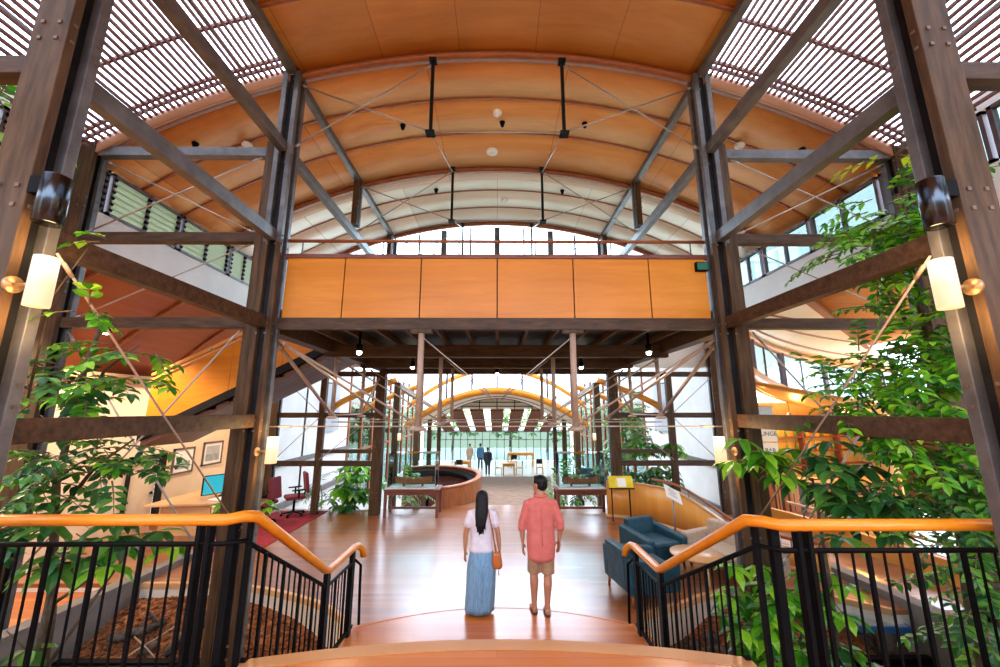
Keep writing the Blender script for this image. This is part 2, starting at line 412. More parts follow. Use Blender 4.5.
# ------------------------------------------------------------------ columns
def column(s, y, z0, z1, label, extra=0, x0=3.12, wd=.26, channel=False):
    t = thing('timber_column', label, 'column', (s*(x0+wd/2), y, z0), None, 'structure')
    xa, xb = sorted((s*x0, s*(x0+wd)))
    if channel:
        for f0, f1 in ((0, .075), (.185, wd)):
            qa, qb = sorted((s*(x0+f0), s*(x0+f1)))
            MB().box(qa, qb, y-.12, y-.05, z0, 5.1).build('front_flange', M['post'], t, bevel=.006)
            MB().box(qa, qb, y-.12, y-.05, 5.1, z1).build('front_flange', M['steel'], t, bevel=.006)
    else:
        MB().box(xa, xb, y-.12, y-.055, z0, z1).build('front_plank', M['post'], t, bevel=.006)
    MB().box(xa, xb, y+.045, y+.12, z0, z1).build('back_plank', M['steel'], t, bevel=.006)
    MB().box(s*(x0+wd/2)-.06, s*(x0+wd/2)+.06, y-.055, y+.045, z0, z1-.02).build('steel_core', M['steel_dark'], t)
    m = MB(); z = z0+.5
    while z < z1:
        for dz in (-.07, .07):
            for dx in (-.06, .06):
                m.box(s*(x0+wd/2)+dx-.013, s*(x0+wd/2)+dx+.013, y-.129, y-.12, z+dz-.013, z+dz+.013)
            for dy in (-.085, .085):
                m.box(s*x0-.009, s*x0+.009, y+dy-.012, y+dy+.012, z+dz-.012, z+dz+.012)
        z += 1.31
    m.build('bolts', M['bolt'], t)
    if extra:
        xa, xb = sorted((s*(x0+wd+.012), s*(x0+wd+.13)))
        MB().box(xa, xb, y-.10, y+.10, z0, extra).build('side_post', M['post'], t, bevel=.006)
    return t
for s in (-1, 1):
    column(s, 2.5, 1.0, vz(3.25)+.0, 'tall bolted timber column on the upper landing ' + side(s))
    column(s, 5.4, -.6, vz(3.25)-.02, 'tall bolted timber column in the garden bed ' + side(s), 6.75, channel=True)
    column(s, 11.1, 0, 3.78, 'dark timber column behind the boat display ' + side(s))
    column(s, 8.3, 6.85, vz(3.25)-.02, 'short timber hanger post over the bridge ' + side(s), 0, 3.18, .13)
    column(s, 11.1, 5.2, vz(3.25)-.02, 'slim post beside the arched back windows ' + side(s), 0, 3.18, .13)
    column(s, 5.4, 0 if s < 0 else -.5, 6.72, 'outer timber column at the front of the aisle ' + side(s), 0, 6.08, .24)
    column(s, 11.1, 0, 5.2, 'outer timber column by the white screen ' + side(s), 0, 6.05, .2)
    column(s, 2.5, 1.0, 6.72, 'outer timber column at the end of the landing ' + side(s), 0, 6.08, .24)
# beams ------------------------------------------------------------
def beam(p, q, w, h, mat, label, bolts=True):
    m = MB().bar(p, q, w, h)
    o = m.build('steel_beam' if mat in ('steel',) else 'timber_beam', M[mat], None, bevel=.006)
    return tag(o, label, 'beam', None, 'structure')
lv = [(2.58, 'lowest', 'post_x', .17), (3.92, 'second', 'post_x', .17), (5.20, 'third', 'steel', .17), (6.64, 'fourth', 'steel', .16), (8.0, 'topmost', 'steel', .16)]
for s in (-1, 1):
    for z, nm, mt, h in lv:
        y1 = 5.28
        beam((s*3.25, 2.62, z), (s*3.25, y1, z), .12, h, mt, f'{nm} long beam between landing column and garden column {side(s)}')
        if z > 6:
            beam((s*3.25, 5.52, z), (s*3.25, 11.2, z), .12, h, mt, f'{nm} long beam running over the bridge {side(s)}')
    for z, nm in ((3.92, 'low'), (5.20, 'middle'), (6.60, 'high')):
        beam((s*3.52, 5.4, z), (s*6.08, 5.4, z), .12, .15, 'steel' if z > 6 else 'post_x', f'{nm} cross beam from garden column to the aisle column {side(s)}')
        beam((s*3.40, 2.5, z), (s*6.08, 2.5, z), .12, .15, 'steel' if z > 6 else 'post_x', f'{nm} cross beam from landing column to outer column {side(s)}')
    # frame in the rear plane, screen behind
    for z, nm in ((1.30, 'lower'), (2.58, 'middle'), (3.72, 'upper')):
        beam((s*3.40, 11.1, z), (s*6.05, 11.1, z), .10, .14, 'post_x', f'{nm} rail of the timber frame before the white screen {side(s)}')
    beam((s*3.40, 11.05, 1.62), (s*4.80, 11.05, 1.62), .06, .10, 'post_x', 'short second rail of the timber frame next to the boat display ' + side(s))
    o = MB().box(s*4.85-.08, s*4.85+.08, 11.03, 11.17, 0, 3.65).build('timber_post', M['post'], None, bevel=.006)
    tag(o, 'middle post of the timber frame before the white screen ' + side(s), 'post', None, 'structure')
# ties crossing the hall high up: struts and rods
def rod(p, q, r, mat, label, name='tie_rod', group=None):
    p, q = Vector(p), Vector(q)
    t = thing(name, label, 'tie rod', p, group, 'structure')
    d = (q-p)
    MB().tube([p, q], r, 6).build('rod', M[mat], t, True)
    m = MB()
    for a in (.02, .95):
        m.tube([p+d*a, p+d*(a+.03)], r*1.6, 8)
    m.build('coupling', M[mat], t, True)
    return t
for yi, y in enumerate((5.4, 8.3, 11.1)):
    where = ('in front of the bridge', 'over the middle of the bridge', 'close to the arched windows')[yi]
    for s in (-1, 1):
        o = MB().tube([(s*1.05, y, 6.98), (s*1.05, y, vz(1.05)-.15)], .03, 8).box(s*1.05-.07, s*1.05+.07, y-.07, y+.07, 6.95, 6.99).box(s*1.05-.06, s*1.05+.06, y-.06, y+.06, vz(1.05)-.16, vz(1.05)-.12).build('roof_strut', M['steel_dark'])
        tag(o, f'thin dark roof strut {where} {side(s)}', 'strut', None, 'structure')
        rod((s*1.05, y, 8.25), (s*3.18, y, 6.70), .012, 'wire', f'pale rod from strut top down to the column {where} {side(s)}')
        rod((s*1.05, y, 7.0), (s*3.18, y, 7.85), .012, 'wire', f'pale rod from strut foot up to the column top {where} {side(s)}')
        if yi < 2:
            rod((s*1.05, y, 7.0), (s*1.05, y+2.85, 8.2), .012, 'wire', f'pale rod running back from the strut foot {where} {side(s)}')
    rod((-1.05, y, 7.0), (1.05, y, 7.0), .012, 'wire', f'level pale rod between the two strut feet {where}')
for s in (-1, 1):
    # bracing in the bays
    rod((s*3.09, 2.6, 3.8), (s*3.2, 5.25, 1.25), .009, 'rod', 'brown brace from the wall lamp down to the garden column ' + side(s))
    rod((s*3.6, 5.36, 3.98), (s*6.05, 5.36, 5.15), .010, 'wire', 'thin brace rising outward between low and middle cross beams ' + side(s))
    rod((s*3.6, 5.44, 5.15), (s*6.05, 5.44, 3.98), .010, 'wire', 'thin brace falling outward between low and middle cross beams ' + side(s))
    rod((s*3.6, 5.36, 6.5), (s*6.05, 5.36, 5.25), .012, 'wire', 'pale brace falling outward between middle and high cross beams ' + side(s))
    rod((s*3.6, 5.44, 5.3), (s*6.05, 5.44, 6.5), .012, 'wire', 'pale brace rising outward between middle and high cross beams ' + side(s))
    rod((s*3.6, 5.36, 3.8), (s*6.05, 5.36, .6), .012, 'wire', 'long brace falling outward below the low cross beam ' + side(s))
    rod((s*3.6, 5.44, .7), (s*6.05, 5.44, 3.8), .012, 'wire', 'long brace rising outward below the low cross beam ' + side(s))
    rod((s*3.45, 11.0, 2.5), (s*4.8, 11.0, 1.4), .010, 'wire', 'short wire brace before the white screen ' + side(s))
    rod((s*6.0, 11.0, 3.6), (s*4.9, 11.0, 2.65), .010, 'wire', 'high wire brace before the white screen ' + side(s))
    rod((s*6.0, 11.0, 1.4), (s*4.9, 11.0, 2.5), .010, 'wire', 'low wire brace before the white screen ' + side(s))

# ------------------------------------------------------------------ bridge (mezzanine)
t = thing('timber_bridge', 'upper bridge with bright orange panels crossing the hall', 'bridge', (0, 5.5, 3.85), None, 'structure')
xs = [-3.10, -2.24, -1.12, 0, 1.12, 2.24, 3.10]
for i in range(6):
    MB().box(xs[i]+.008, xs[i+1]-.008, 5.46, 5.49, 4.02, 4.92).build('panel', M['ply_panel'], t, bevel=.003)
MB().box(-3.10, 3.10, 5.495, 5.52, 4.0, 4.92).build('panel_backing', M['steel_dark'], t)
MB().box(-3.12, 3.12, 5.44, 5.52, 4.92, 4.985).build('capping', M['red_wood'], t, bevel=.006)
m = MB().box(-3.12, 3.12, 5.42, 5.54, 3.85, 4.01); m.build('edge_beam', M['post_x'], t)
MB().tube([(-3.12, 5.48, 5.2), (3.12, 5.48, 5.2)], .025, 10).build('top_rail', M['rib'], t, True)
for x in (-2.9, -1.7, -.57, .57, 1.7, 2.9):
    MB().tube([(x, 5.48, 4.98), (x, 5.48, 5.2)], .011, 6).build('rail_stem', M['steel'], t)
MB().box(-3.38, 3.38, 5.54, 11.3, 4.05, 4.13).build('deck', M['steel_dark'], t)
MB().box(-3.28, 3.28, 5.54, 11.3, 4.13, 4.16).build('bounce_sheet', M['stone'], t)  # pale sheet added on the deck to bounce light up at the vault
for y in (7.5, 9.5, 11.1):
    MB().box(-3.3, 3.3, y-.08, y+.08, 3.72, 3.95).build('cross_beam', M['post_x'], t)
for s in (-1, 1):
    xa, xb = sorted((s*3.14, s*3.36)); MB().box(xa, xb, 5.54, 11.2, 3.80, 4.05).build('side_beam', M['post_x'], t)
for k in range(13):
    x = -2.88 + k*.48
    MB().box(x-.025, x+.025, 5.54, 11.2, 3.95, 4.05).build('joist', M['post'], t)
for s in (-1, 1):
    xa, xb = sorted((s*3.30, s*3.34))
    MB().box(xa, xb, 5.6, 8.1 if s < 0 else 11.2, 4.15, 4.95).build('side_panel', M['ply_panel'], t)
# queen post struts below the bridge
for y, nm in ((5.48, 'first row'), (7.5, 'second row'), (9.5, 'third row')):
    for s in (-1, 1):
        q = thing('hanging_strut', f'round pale strut hanging below the bridge, {nm} {side(s)}', 'strut', (s*1.08, y, 2.5), None, 'structure')
        r = .045 if y < 6 else .04
        MB().tube([(s*1.08, y, 2.5), (s*1.08, y, 3.86)], r, 12).build('pipe', M['rod'], q, True)
        MB().cbox((s*1.08, y, 3.82), (.3, .12, .05)).build('top_plate', M['post'], q)
        m = MB().lathe([(.0,0),(.10,.0),(.13,.03),(.05,.06),(0,.06)], (s*1.08, y, 2.44), 12); m.build('foot_plate', M['rod'], q, True)
        rod((s*1.08, y, 2.52), (s*3.12, y if y > 6 else 5.5, 3.7), .016, 'rod', f'pale brace from strut foot up to the bridge end, {nm} {side(s)}')
        rod((s*1.08, y, 3.75), (s*.1, y, 2.95), .010, 'wire', f'fine wire from strut top toward the middle, {nm} {side(s)}')
    rod((-3.1, y, 2.5), (3.1, y, 2.5), .010, 'wire', f'level wire below the bridge linking strut feet, {nm}')
for y, nm in ((8.0, 'nearer'), (9.7, 'farther')):
    for s in (-1, 1):
        q = thing('hanging_strut', f'{nm} pale strut below the bridge edge {side(s)}', 'strut', (s*3.3, y, 2.6), None, 'structure')
        MB().tube([(s*3.3, y, 2.6), (s*3.3, y, 3.8)], .04, 12).build('pipe', M['rod'], q, True)
        MB().lathe([(.0,0),(.09,.0),(.11,.03),(.05,.06),(0,.06)], (s*3.3, y, 2.55), 12).build('foot_plate', M['rod'], q, True)
for s in (-1, 1):
    rod((s*3.2, 5.6, 3.68), (s*3.3, 8.0, 2.62), .03, 'rod', 'thick pale brace from garden column to the nearer edge strut ' + side(s))
    rod((s*3.3, 8.0, 2.62), (s*3.3, 9.7, 2.62), .02, 'rod', 'level pale brace between the two edge struts ' + side(s))
    rod((s*3.3, 9.7, 2.62), (s*3.3, 11.0, 3.6), .025, 'rod', 'pale brace from farther edge strut up to rear column ' + side(s))
    rod((s*3.1, 5.56, 3.68), (s*2.0, 7.4, 2.55), .022, 'rod', 'slanting pale brace below the bridge corner ' + side(s))
# bridge downlights
for x, y, nm in ((-2.35, 6.6, 'by the stair'), (2.6, 6.6, 'by the rear column'), (-1.95, 9.0, 'second row near the stair'), (1.95, 9.0, 'second row near the armchairs'), (0, 10.6, 'in the middle')):
    q = thing('bridge_downlight', 'small lit spotlight under the bridge ' + nm, 'light', (x, y, 3.72))
    MB().lathe([(0,.0),(.05,.0),(.055,.10),(.02,.14),(.02,.33),(0,.33)], (x, y, 3.70), 14).build('housing', M['black'], q, True)
    MB().ball((x, y, 3.685), .045, 10, 6).build('bulb', M['bulb'], q, True)
    l = bpy.data.lights.new('bridge_lamp', 'SPOT'); l.energy = 60; l.color = (1,.82,.58); l.spot_size = 2.2; l.shadow_soft_size = .05
    lo = bpy.data.objects.new('bridge_lamp', l); C.objects.link(lo); lo.location = (x, y, 3.60)

# ------------------------------------------------------------------ clerestory side walls
for s in (-1, 1):
    nm = 'left' if s < 0 else 'right'
    m = MB(); xw = s*6.34; xa, xb = sorted((xw, xw+s*.14))
    m.box(xa, xb, -3.0, 11.4, 5.18, 5.82)
    m.box(xa, xb, -3.0, 11.4, 6.56, 6.78)
    m.box(xa, xb, 9.85, 11.4, 5.82, 6.56)
    struct(m, 'wall_' + nm, M['white'], 'white band of wall under the high louvre windows ' + side(s), 'wall')
    n = 0
    ys = [-2.9+1.46*k for k in range(10)]
    for k in range(9):
        y0, y1 = ys[k], min(ys[k]+1.41, 9.83)
        if y1 - y0 < .3: continue
        if y0 > 9.5: continue
        t = thing('window_%d' % (k+1 + (20 if s > 0 else 0)), f'high louvre window in the white wall {side(s)}', 'window', (xw, y0, 5.82), 'high louvre windows ' + side(s), 'structure')
        m = MB(); xf, xg = sorted((xw-s*.02, xw+s*.06))
        m.box(xf, xg, y0, y0+.05, 5.82, 6.56).box(xf, xg, y1-.05, y1, 5.82, 6.56).box(xf, xg, y0, y1, 5.82, 5.87).box(xf, xg, y0, y1, 6.51, 6.56)
        ym = (y0+y1)/2; m.box(xf, xg, ym-.02, ym+.02, 5.82, 6.56)
        m.build('frame', M['frame'], t)
        m = MB()
        if s < 0:
            for j in range(6):
                z = 5.93+j*.108
                m.cbox((xw+s*.02, (y0+y1)/2, z), (.006, y1-y0-.1, .118), (0, s*-.22, 0))
            m.build('louvre_blades', M['louvre'], t)
            m = MB()
            for j in range(6):
                z = 5.93+j*.108
                for yy in (y0+.05, ym, y1-.05):
                    m.cbox((xw+s*.0, yy, z), (.07, .045, .05), (0, s*-.5, 0))
            m.build('louvre_clips', M['black'], t)
        else:
            m.box(xw+s*.02-.004, xw+s*.02+.004, y0+.04, y1-.04, 5.86, 6.52); m.build('pane', M['tinted'], t)
# arched back windows above the bridge
t = thing('window_50', 'arched row of tall panes at the back of the vault', 'window', (0, 11.4, 5.2), None, 'structure')
m = MB()
posts = [-3.2, -2.42, -1.66, -.83, 0, .83, 1.66, 2.42, 3.2, 4.0, 4.8, -4.0, -4.8]
for i, x in enumerate(posts):
    wd = .17 if i in (0, 2, 4, 6, 8) else .05
    m.box(x-wd/2, x+wd/2, 11.36, 11.44, 5.2, vz(x)-.15)
m.box(-6.3, 6.3, 11.36, 11.44, 7.2, 7.24); m.build('frame', M['steel'], t)
m = MB(); rows = []
pts = [(-6.0+12*i/24) for i in range(25)]
m.sheet([[(x, 11.40, 5.2) for x in pts], [(x, 11.40, vz(x)-.14) for x in pts]], .008, (0,1,0)); m.build('pane', M['glass'], t)
struct(MB().box(-6.4, 6.4, 11.34, 11.5, 3.95, 5.2), 'wall_back', M['white'], 'white wall strip behind the bridge under the arched windows', 'wall')

# ------------------------------------------------------------------ ceiling fittings
for x, y, rr, nm in ((0.0, 6.72, .09, 'above the bridge front'), (-.12, 7.9, .13, 'in the middle of the honey plywood'), (-4.6, 6.4, .09, 'near the louvre windows'), (4.5, 6.4, .09, 'near the clear windows'), (.2, 10.0, .09, 'in the pale plywood')):
    q = thing('smoke_detector', 'round white detector on the vault ' + nm, 'smoke detector', (x, y, vz(x)-.05))
    MB().lathe([(0,-.05),(rr*.7,-.05),(rr,-.02),(rr,.02),(0,.02)], (x, y, vz(x)-.02), 18).build('cover', M['paper'], q, True)
    MB().lathe([(0,-.07),(rr*.3,-.07),(rr*.35,-.05),(0,-.05)], (x, y, vz(x)-.02), 12).build('sensor', M['paper'], q, True)
for x, y, nm in ((.1, 7.0, 'beside the front detector'), (-1.9, 6.9, 'near the garden column with the desk'), (1.75, 6.85, 'near the garden column with the armchairs'), (-1.6, 9.3, 'in the pale plywood by the stair'), (1.7, 9.3, 'in the pale plywood by the rear column'), (-5.2, 6.0, 'near the louvre windows'), (5.3, 6.0, 'near the clear windows')):
    o = MB().lathe([(0,-.10),(.03,-.10),(.045,-.04),(.06,0),(0,0)], (x, y, vz(x)), 12).build('sprinkler_head', M['black'], None, True)
    tag(o, 'small dark sprinkler head on the vault ' + nm, 'sprinkler')
# exit sign on the bridge
q = thing('exit_sign', 'small dark green exit sign on the bridge panel', 'sign', (3.0, 5.42, 4.72))
MB().box(2.92, 3.10, 5.40, 5.458, 4.72, 4.86).build('housing', M['black'], q, bevel=.006)
MB().box(2.935, 3.085, 5.392, 5.40, 4.735, 4.845).build('sign_face', M['exit_green'], q)
# ------------------------------------------------------------------ floors
front = [(-6.0,6.93),(-5.1,6.93),(-4.5,6.92),(-4,6.85),(-3.5,6.7),(-3,6.5),(-2.6,6.3),(-2.3,6.1),(-2.05,5.85),(-1.93,5.5),(-1.87,5.1),(-1.86,4.4)]
frontR = [(1.84,4.4),(1.80,5.1),(1.82,5.5),(1.95,5.9),(2.2,6.02),(2.6,6.2),(3.1,6.48),(3.6,6.66),(4.1,6.72),(4.7,6.55),(5.15,6.3),(5.5,6.0)]
back = [(8.5,12.0),(4,11.6),(2.5,11.75),(1.5,12.0),(0.6,12.12),(0,12.14),(-.6,12.1),(-1.5,11.95),(-2.5,11.75),(-4,11.6),(-8.5,12.0)]
poly = [(-8.4,6.93)] + front + frontR + [(8.5,6.0)] + back
struct(MB().prism(poly, -.06, 0), 'floor', M['floor'], 'polished red timber floor the couple walk on', 'floor')
for P, sd in ((front, 'desk'), (frontR, 'armchair')):
    struct(MB().wall(P, -.6, -.055, .05), 'trim_2', M['fascia'], f'cream curved face below the floor edge in the garden bed on the {sd} side', 'trim')
    struct(MB().wall(P, -.07, .012, .07), 'trim_3', M['tan_wood'], f'orange timber lip along the curved floor edge on the {sd} side', 'trim')
struct(MB().wall(back, -1.4, -.05, .05), 'trim_4', M['fascia'], 'face below the rear edge of the polished timber floor', 'trim')
struct(MB().box(-8.4,-6.0,6.93,7.0,-.6,-.06), 'trim_3', M['fascia'], 'cream face below the floor at the desk side wall', 'trim')
struct(MB().box(5.5,8.5,6.0,6.05,-.6,-.06), 'trim_3', M['fascia'], 'cream face below the floor at the bar side wall', 'trim')
# landing
def edge(x, c, k): return c - k*x*x
lx = [-1.78+3.56*i/20 for i in range(21)]
pl = [(-8.5,-3),(8.5,-3),(8.5,3.0),(1.80,3.0)] + [(x, edge(x,3.25,.075)) for x in lx[::-1]] + [(-1.80,3.0),(-8.5,3.0)]
struct(MB().prism(pl, .92, 1.0), 'landing_floor', M['tread'], 'upper timber landing behind the handrails', 'floor')
struct(MB().box(-8.5,-1.86,2.9,2.98,-.6,.92), 'wall_left', M['kerb'], 'dark face below the upper landing beside the garden bed on the desk side', 'wall')
struct(MB().box(1.86,8.5,2.9,2.98,-.6,.92), 'wall_right', M['kerb'], 'dark face below the upper landing beside the garden bed on the armchair side', 'wall')
# stairs
t = thing('curved_stairs', 'bowed timber stairs between the two sloping handrails', 'stairs', (0, 3.3, 0), None, 'structure')
m = MB(); m.prism([(x, edge(x,3.24,.075)) for x in lx] + [(x, edge(x,3.37,.075)) for x in lx[::-1]], .925, 1.004)
m.build('nosing', M['nosing'], t)
ks = [(3.66,.076),(3.96,.080),(4.26,.09),(4.55,.10),(5.76,.165)]
prev = (3.30,.075)
for i, (c, k) in enumerate(ks):
    z1 = 1.0 - (i+1)*.1667
    m = MB().prism([(x, edge(x, prev[0], prev[1])) for x in lx] + [(x, edge(x,c,k)) for x in lx[::-1]], max(-.02, 0), z1)
    m.build('tread', M['tread'], t)
    m = MB().prism([(x, edge(x, c-.035, k)) for x in lx] + [(x, edge(x,c+.015,k)) for x in lx[::-1]], z1-.04, z1+.004)
    m.build('tread_edge', M['nosing'] if i < 4 else M['tread'], t)
    prev = (c, k)
# brick ramp and lower level
xa, xb = (-1.75, 1.65), (-1.4, 3.2)
struct(MB().sheet([[(-1.9,12.05,-.01),(1.65,12.05,-.01)],[(-1.6,25.2,-1.29),(3.3,25.2,-1.29)]], -.08), 'ramp_floor', M['brick'], 'brown brick ramp running down to the far dining room', 'floor')
struct(MB().box(-16, 16, 11.6, 44, -1.45, -1.32), 'floor', M['stone'], 'pale stone floor of the far dining room', 'floor')
# garden beds: mulch banked up towards the curved floor edge
def sst(t): t = max(0, min(1, t)); return t*t*(3-2*t)
def gz(x, y): return -.55 + .37*sst((y-5.75)/1.15) + .02*math.sin(x*3.1)*math.cos(y*2.3)
def floor_edge(x):
    P = sorted(front if x < 0 else frontR)
    for (x0,y0),(x1,y1) in zip(P, P[1:]):
        if x0 <= x <= x1: return y0+(y1-y0)*(x-x0)/max(1e-6, x1-x0)
    return 6.0
for s, nm in ((-1, 'desk'), (1, 'armchair')):
    xa, xb = sorted((s*1.86, s*5.75))
    n, k = 40, 44; rows = []; rnd = random.Random(3+s)
    for j in range(k+1):
        y = 2.9+4.05*j/k
        rows.append([(xa+(xb-xa)*i/n, y, gz(xa+(xb-xa)*i/n, y)+rnd.uniform(-.012,.012)) for i in range(n+1)])
    struct(MB().sheet(rows, -.1), 'mulch_ground', M['mulch'], f'reddish bark mulch in the sunken garden bed on the {nm} side', 'ground')
    m = MB()
    for q in range(3000):
        x = rnd.uniform(xa+.1, xb-.1); y = rnd.uniform(5.0, 6.95)
        if y > floor_edge(x)-.06: continue
        m.cbox((x,y,gz(x,y)+.014), (rnd.uniform(.03,.085), rnd.uniform(.014,.03), .008), (rnd.uniform(-.5,.5), rnd.uniform(-.5,.5), rnd.uniform(0,3.1)))
    tag(m.build('bark_chips', M['chip']), f'loose bark chips over the garden bed on the {nm} side', 'bark', None, 'stuff')
# kerbs
for s, nm in ((-1, 'desk'), (1, 'armchair')):
    path = [(s*5.9, 3.0), (s*5.85, 5), (s*5.75, 7.5), (s*5.55, 9.6)]
    struct(MB().wall(path, -.65, .12, .22), 'kerb', M['kerb'], f'grey concrete kerb wall along the garden bed on the {nm} side', 'kerb', bevel=.01)
    struct(MB().box(*sorted((s*6.0, s*8.4)), 2.98, 6.95, -.4, -.12), 'side_floor', M['tread'], f'lower timber floor strip outside the kerb on the {nm} side', 'floor')
# dark timber border across the mulch and a pale pipe
for s, nm in ((-1, 'desk'), (1, 'armchair')):
    tag(MB().bar((s*2.9, 5.70, -.46), (s*5.6, 5.70, -.46), .10, .12).build('border_beam', M['black'], None, bevel=.01), f'dark border beam lying across the mulch on the {nm} side', 'border')
    tag(MB().tube([(s*3.5, 5.42, -.46), (s*4.4, 5.44, -.45), (s*5.6, 5.38, -.46)], .025, 8).build('water_pipe', M['frame_grey'], None, True), f'grey pipe beside the border beam on the {nm} side', 'pipe')
def log(pts, r, label, seed):
    rnd = random.Random(seed); q = thing('driftwood_log', label, 'log', pts[0])
    P = []; rs = []
    for i in range(len(pts)-1):
        for k in range(5):
            a = Vector(pts[i]).lerp(Vector(pts[i+1]), k/5)
            P.append(a + Vector((rnd.uniform(-.02,.02), rnd.uniform(-.02,.02), rnd.uniform(-.015,.02)))); rs.append(r*rnd.uniform(.8,1.25))
    MB().tube(P, rs, 9).build('trunk', M['log'], q, True)
    for k in (4, 8):
        p = P[min(k, len(P)-2)]; MB().tube([p, p+Vector((rnd.uniform(-.2,.2), rnd.uniform(-.1,.1), .22))], [r*.5, r*.15], 6).build('branch', M['log'], q, True)
def on(x, y, dz): return (x, y, gz(x,y)+dz)
log([on(-5.35,6.15,.06),on(-5.0,6.2,.08),on(-4.75,6.4,.06)], .06, 'gnarled grey log on the mulch near the desk side kerb', 1)
log([on(-4.45,5.95,.05),on(-4.2,6.25,.14),on(-3.95,6.5,.20)], .065, 'tilted grey log on the mulch beside the garden column', 2)
log([on(2.3,5.55,.08),on(2.7,5.75,.10),on(3.2,5.85,.08)], .10, 'dark thick log under the sloping handrail near the armchairs', 3)
for x, y, r_, sd in ((-4.75,6.05,.09,1),(-3.7,6.2,.10,2),(2.65,6.0,.13,3),(3.0,6.15,.10,4),(2.15,5.7,.10,5)):
    rnd = random.Random(sd*11); m = MB().ball(on(x,y,r_*.4), (r_*1.3,r_,r_*.8), 12, 8)
    for i in range(len(m.v)): m.v[i] += Vector((rnd.uniform(-.02,.02),rnd.uniform(-.02,.02),rnd.uniform(-.02,.02)))
    nm = {1:'small dark stone between the two grey logs',2:'larger dark stone under the tilted log',3:'largest dark stone behind the thick log',4:'dark stone at the thin end of the thick log',5:'small dark stone at the butt of the thick log'}[sd]
    tag(m.build('garden_stone', M['log']), nm, 'stone')
for p, q, nm in ((on(-4.95,5.6,.03),on(-4.45,6.1,.25),'pale stick leaning in the mulch near the garden column'),(on(-4.9,6.0,.22),on(-4.4,5.85,.04),'pale stick crossing the leaning stick'),(on(-5.3,5.3,.04),on(-3.8,5.55,.08),'long pale stick lying along the border beam'),(on(3.6,5.6,.04),on(3.8,5.8,.22),'short bent pale stick near the armchair side column')):
    tag(MB().tube([p, Vector(p).lerp(Vector(q), .5)+Vector((0,0,.015)), q], .009, 6).build('garden_stick', M['rod'], None, True), nm, 'stick')
# blue edged slab benches
for pts, nm in (([(5.12,6.55),(4.95,5.95),(5.62,5.90),(5.62,6.05)], 'grey slab bench with a blue edge before the kerb'), ([(6.3,5.2),(6.2,4.3),(7.2,4.2),(7.2,5.3)], 'second grey slab bench with blue edge outside the kerb')):
    q = thing('slab_bench', nm, 'bench', (pts[0][0], pts[0][1], -.5))
    MB().prism(pts, -.20, -.17).build('slab', M['slate'], q)
    cx, cy = sum(p[0] for p in pts)/4, sum(p[1] for p in pts)/4
    MB().wall(pts+[pts[0]], -.245, -.165, .04).build('edge_band', M['blue'], q)
    MB().box(cx-.2, cx+.2, cy-.2, cy+.2, -.62, -.2).build('pedestal', M['log'], q)

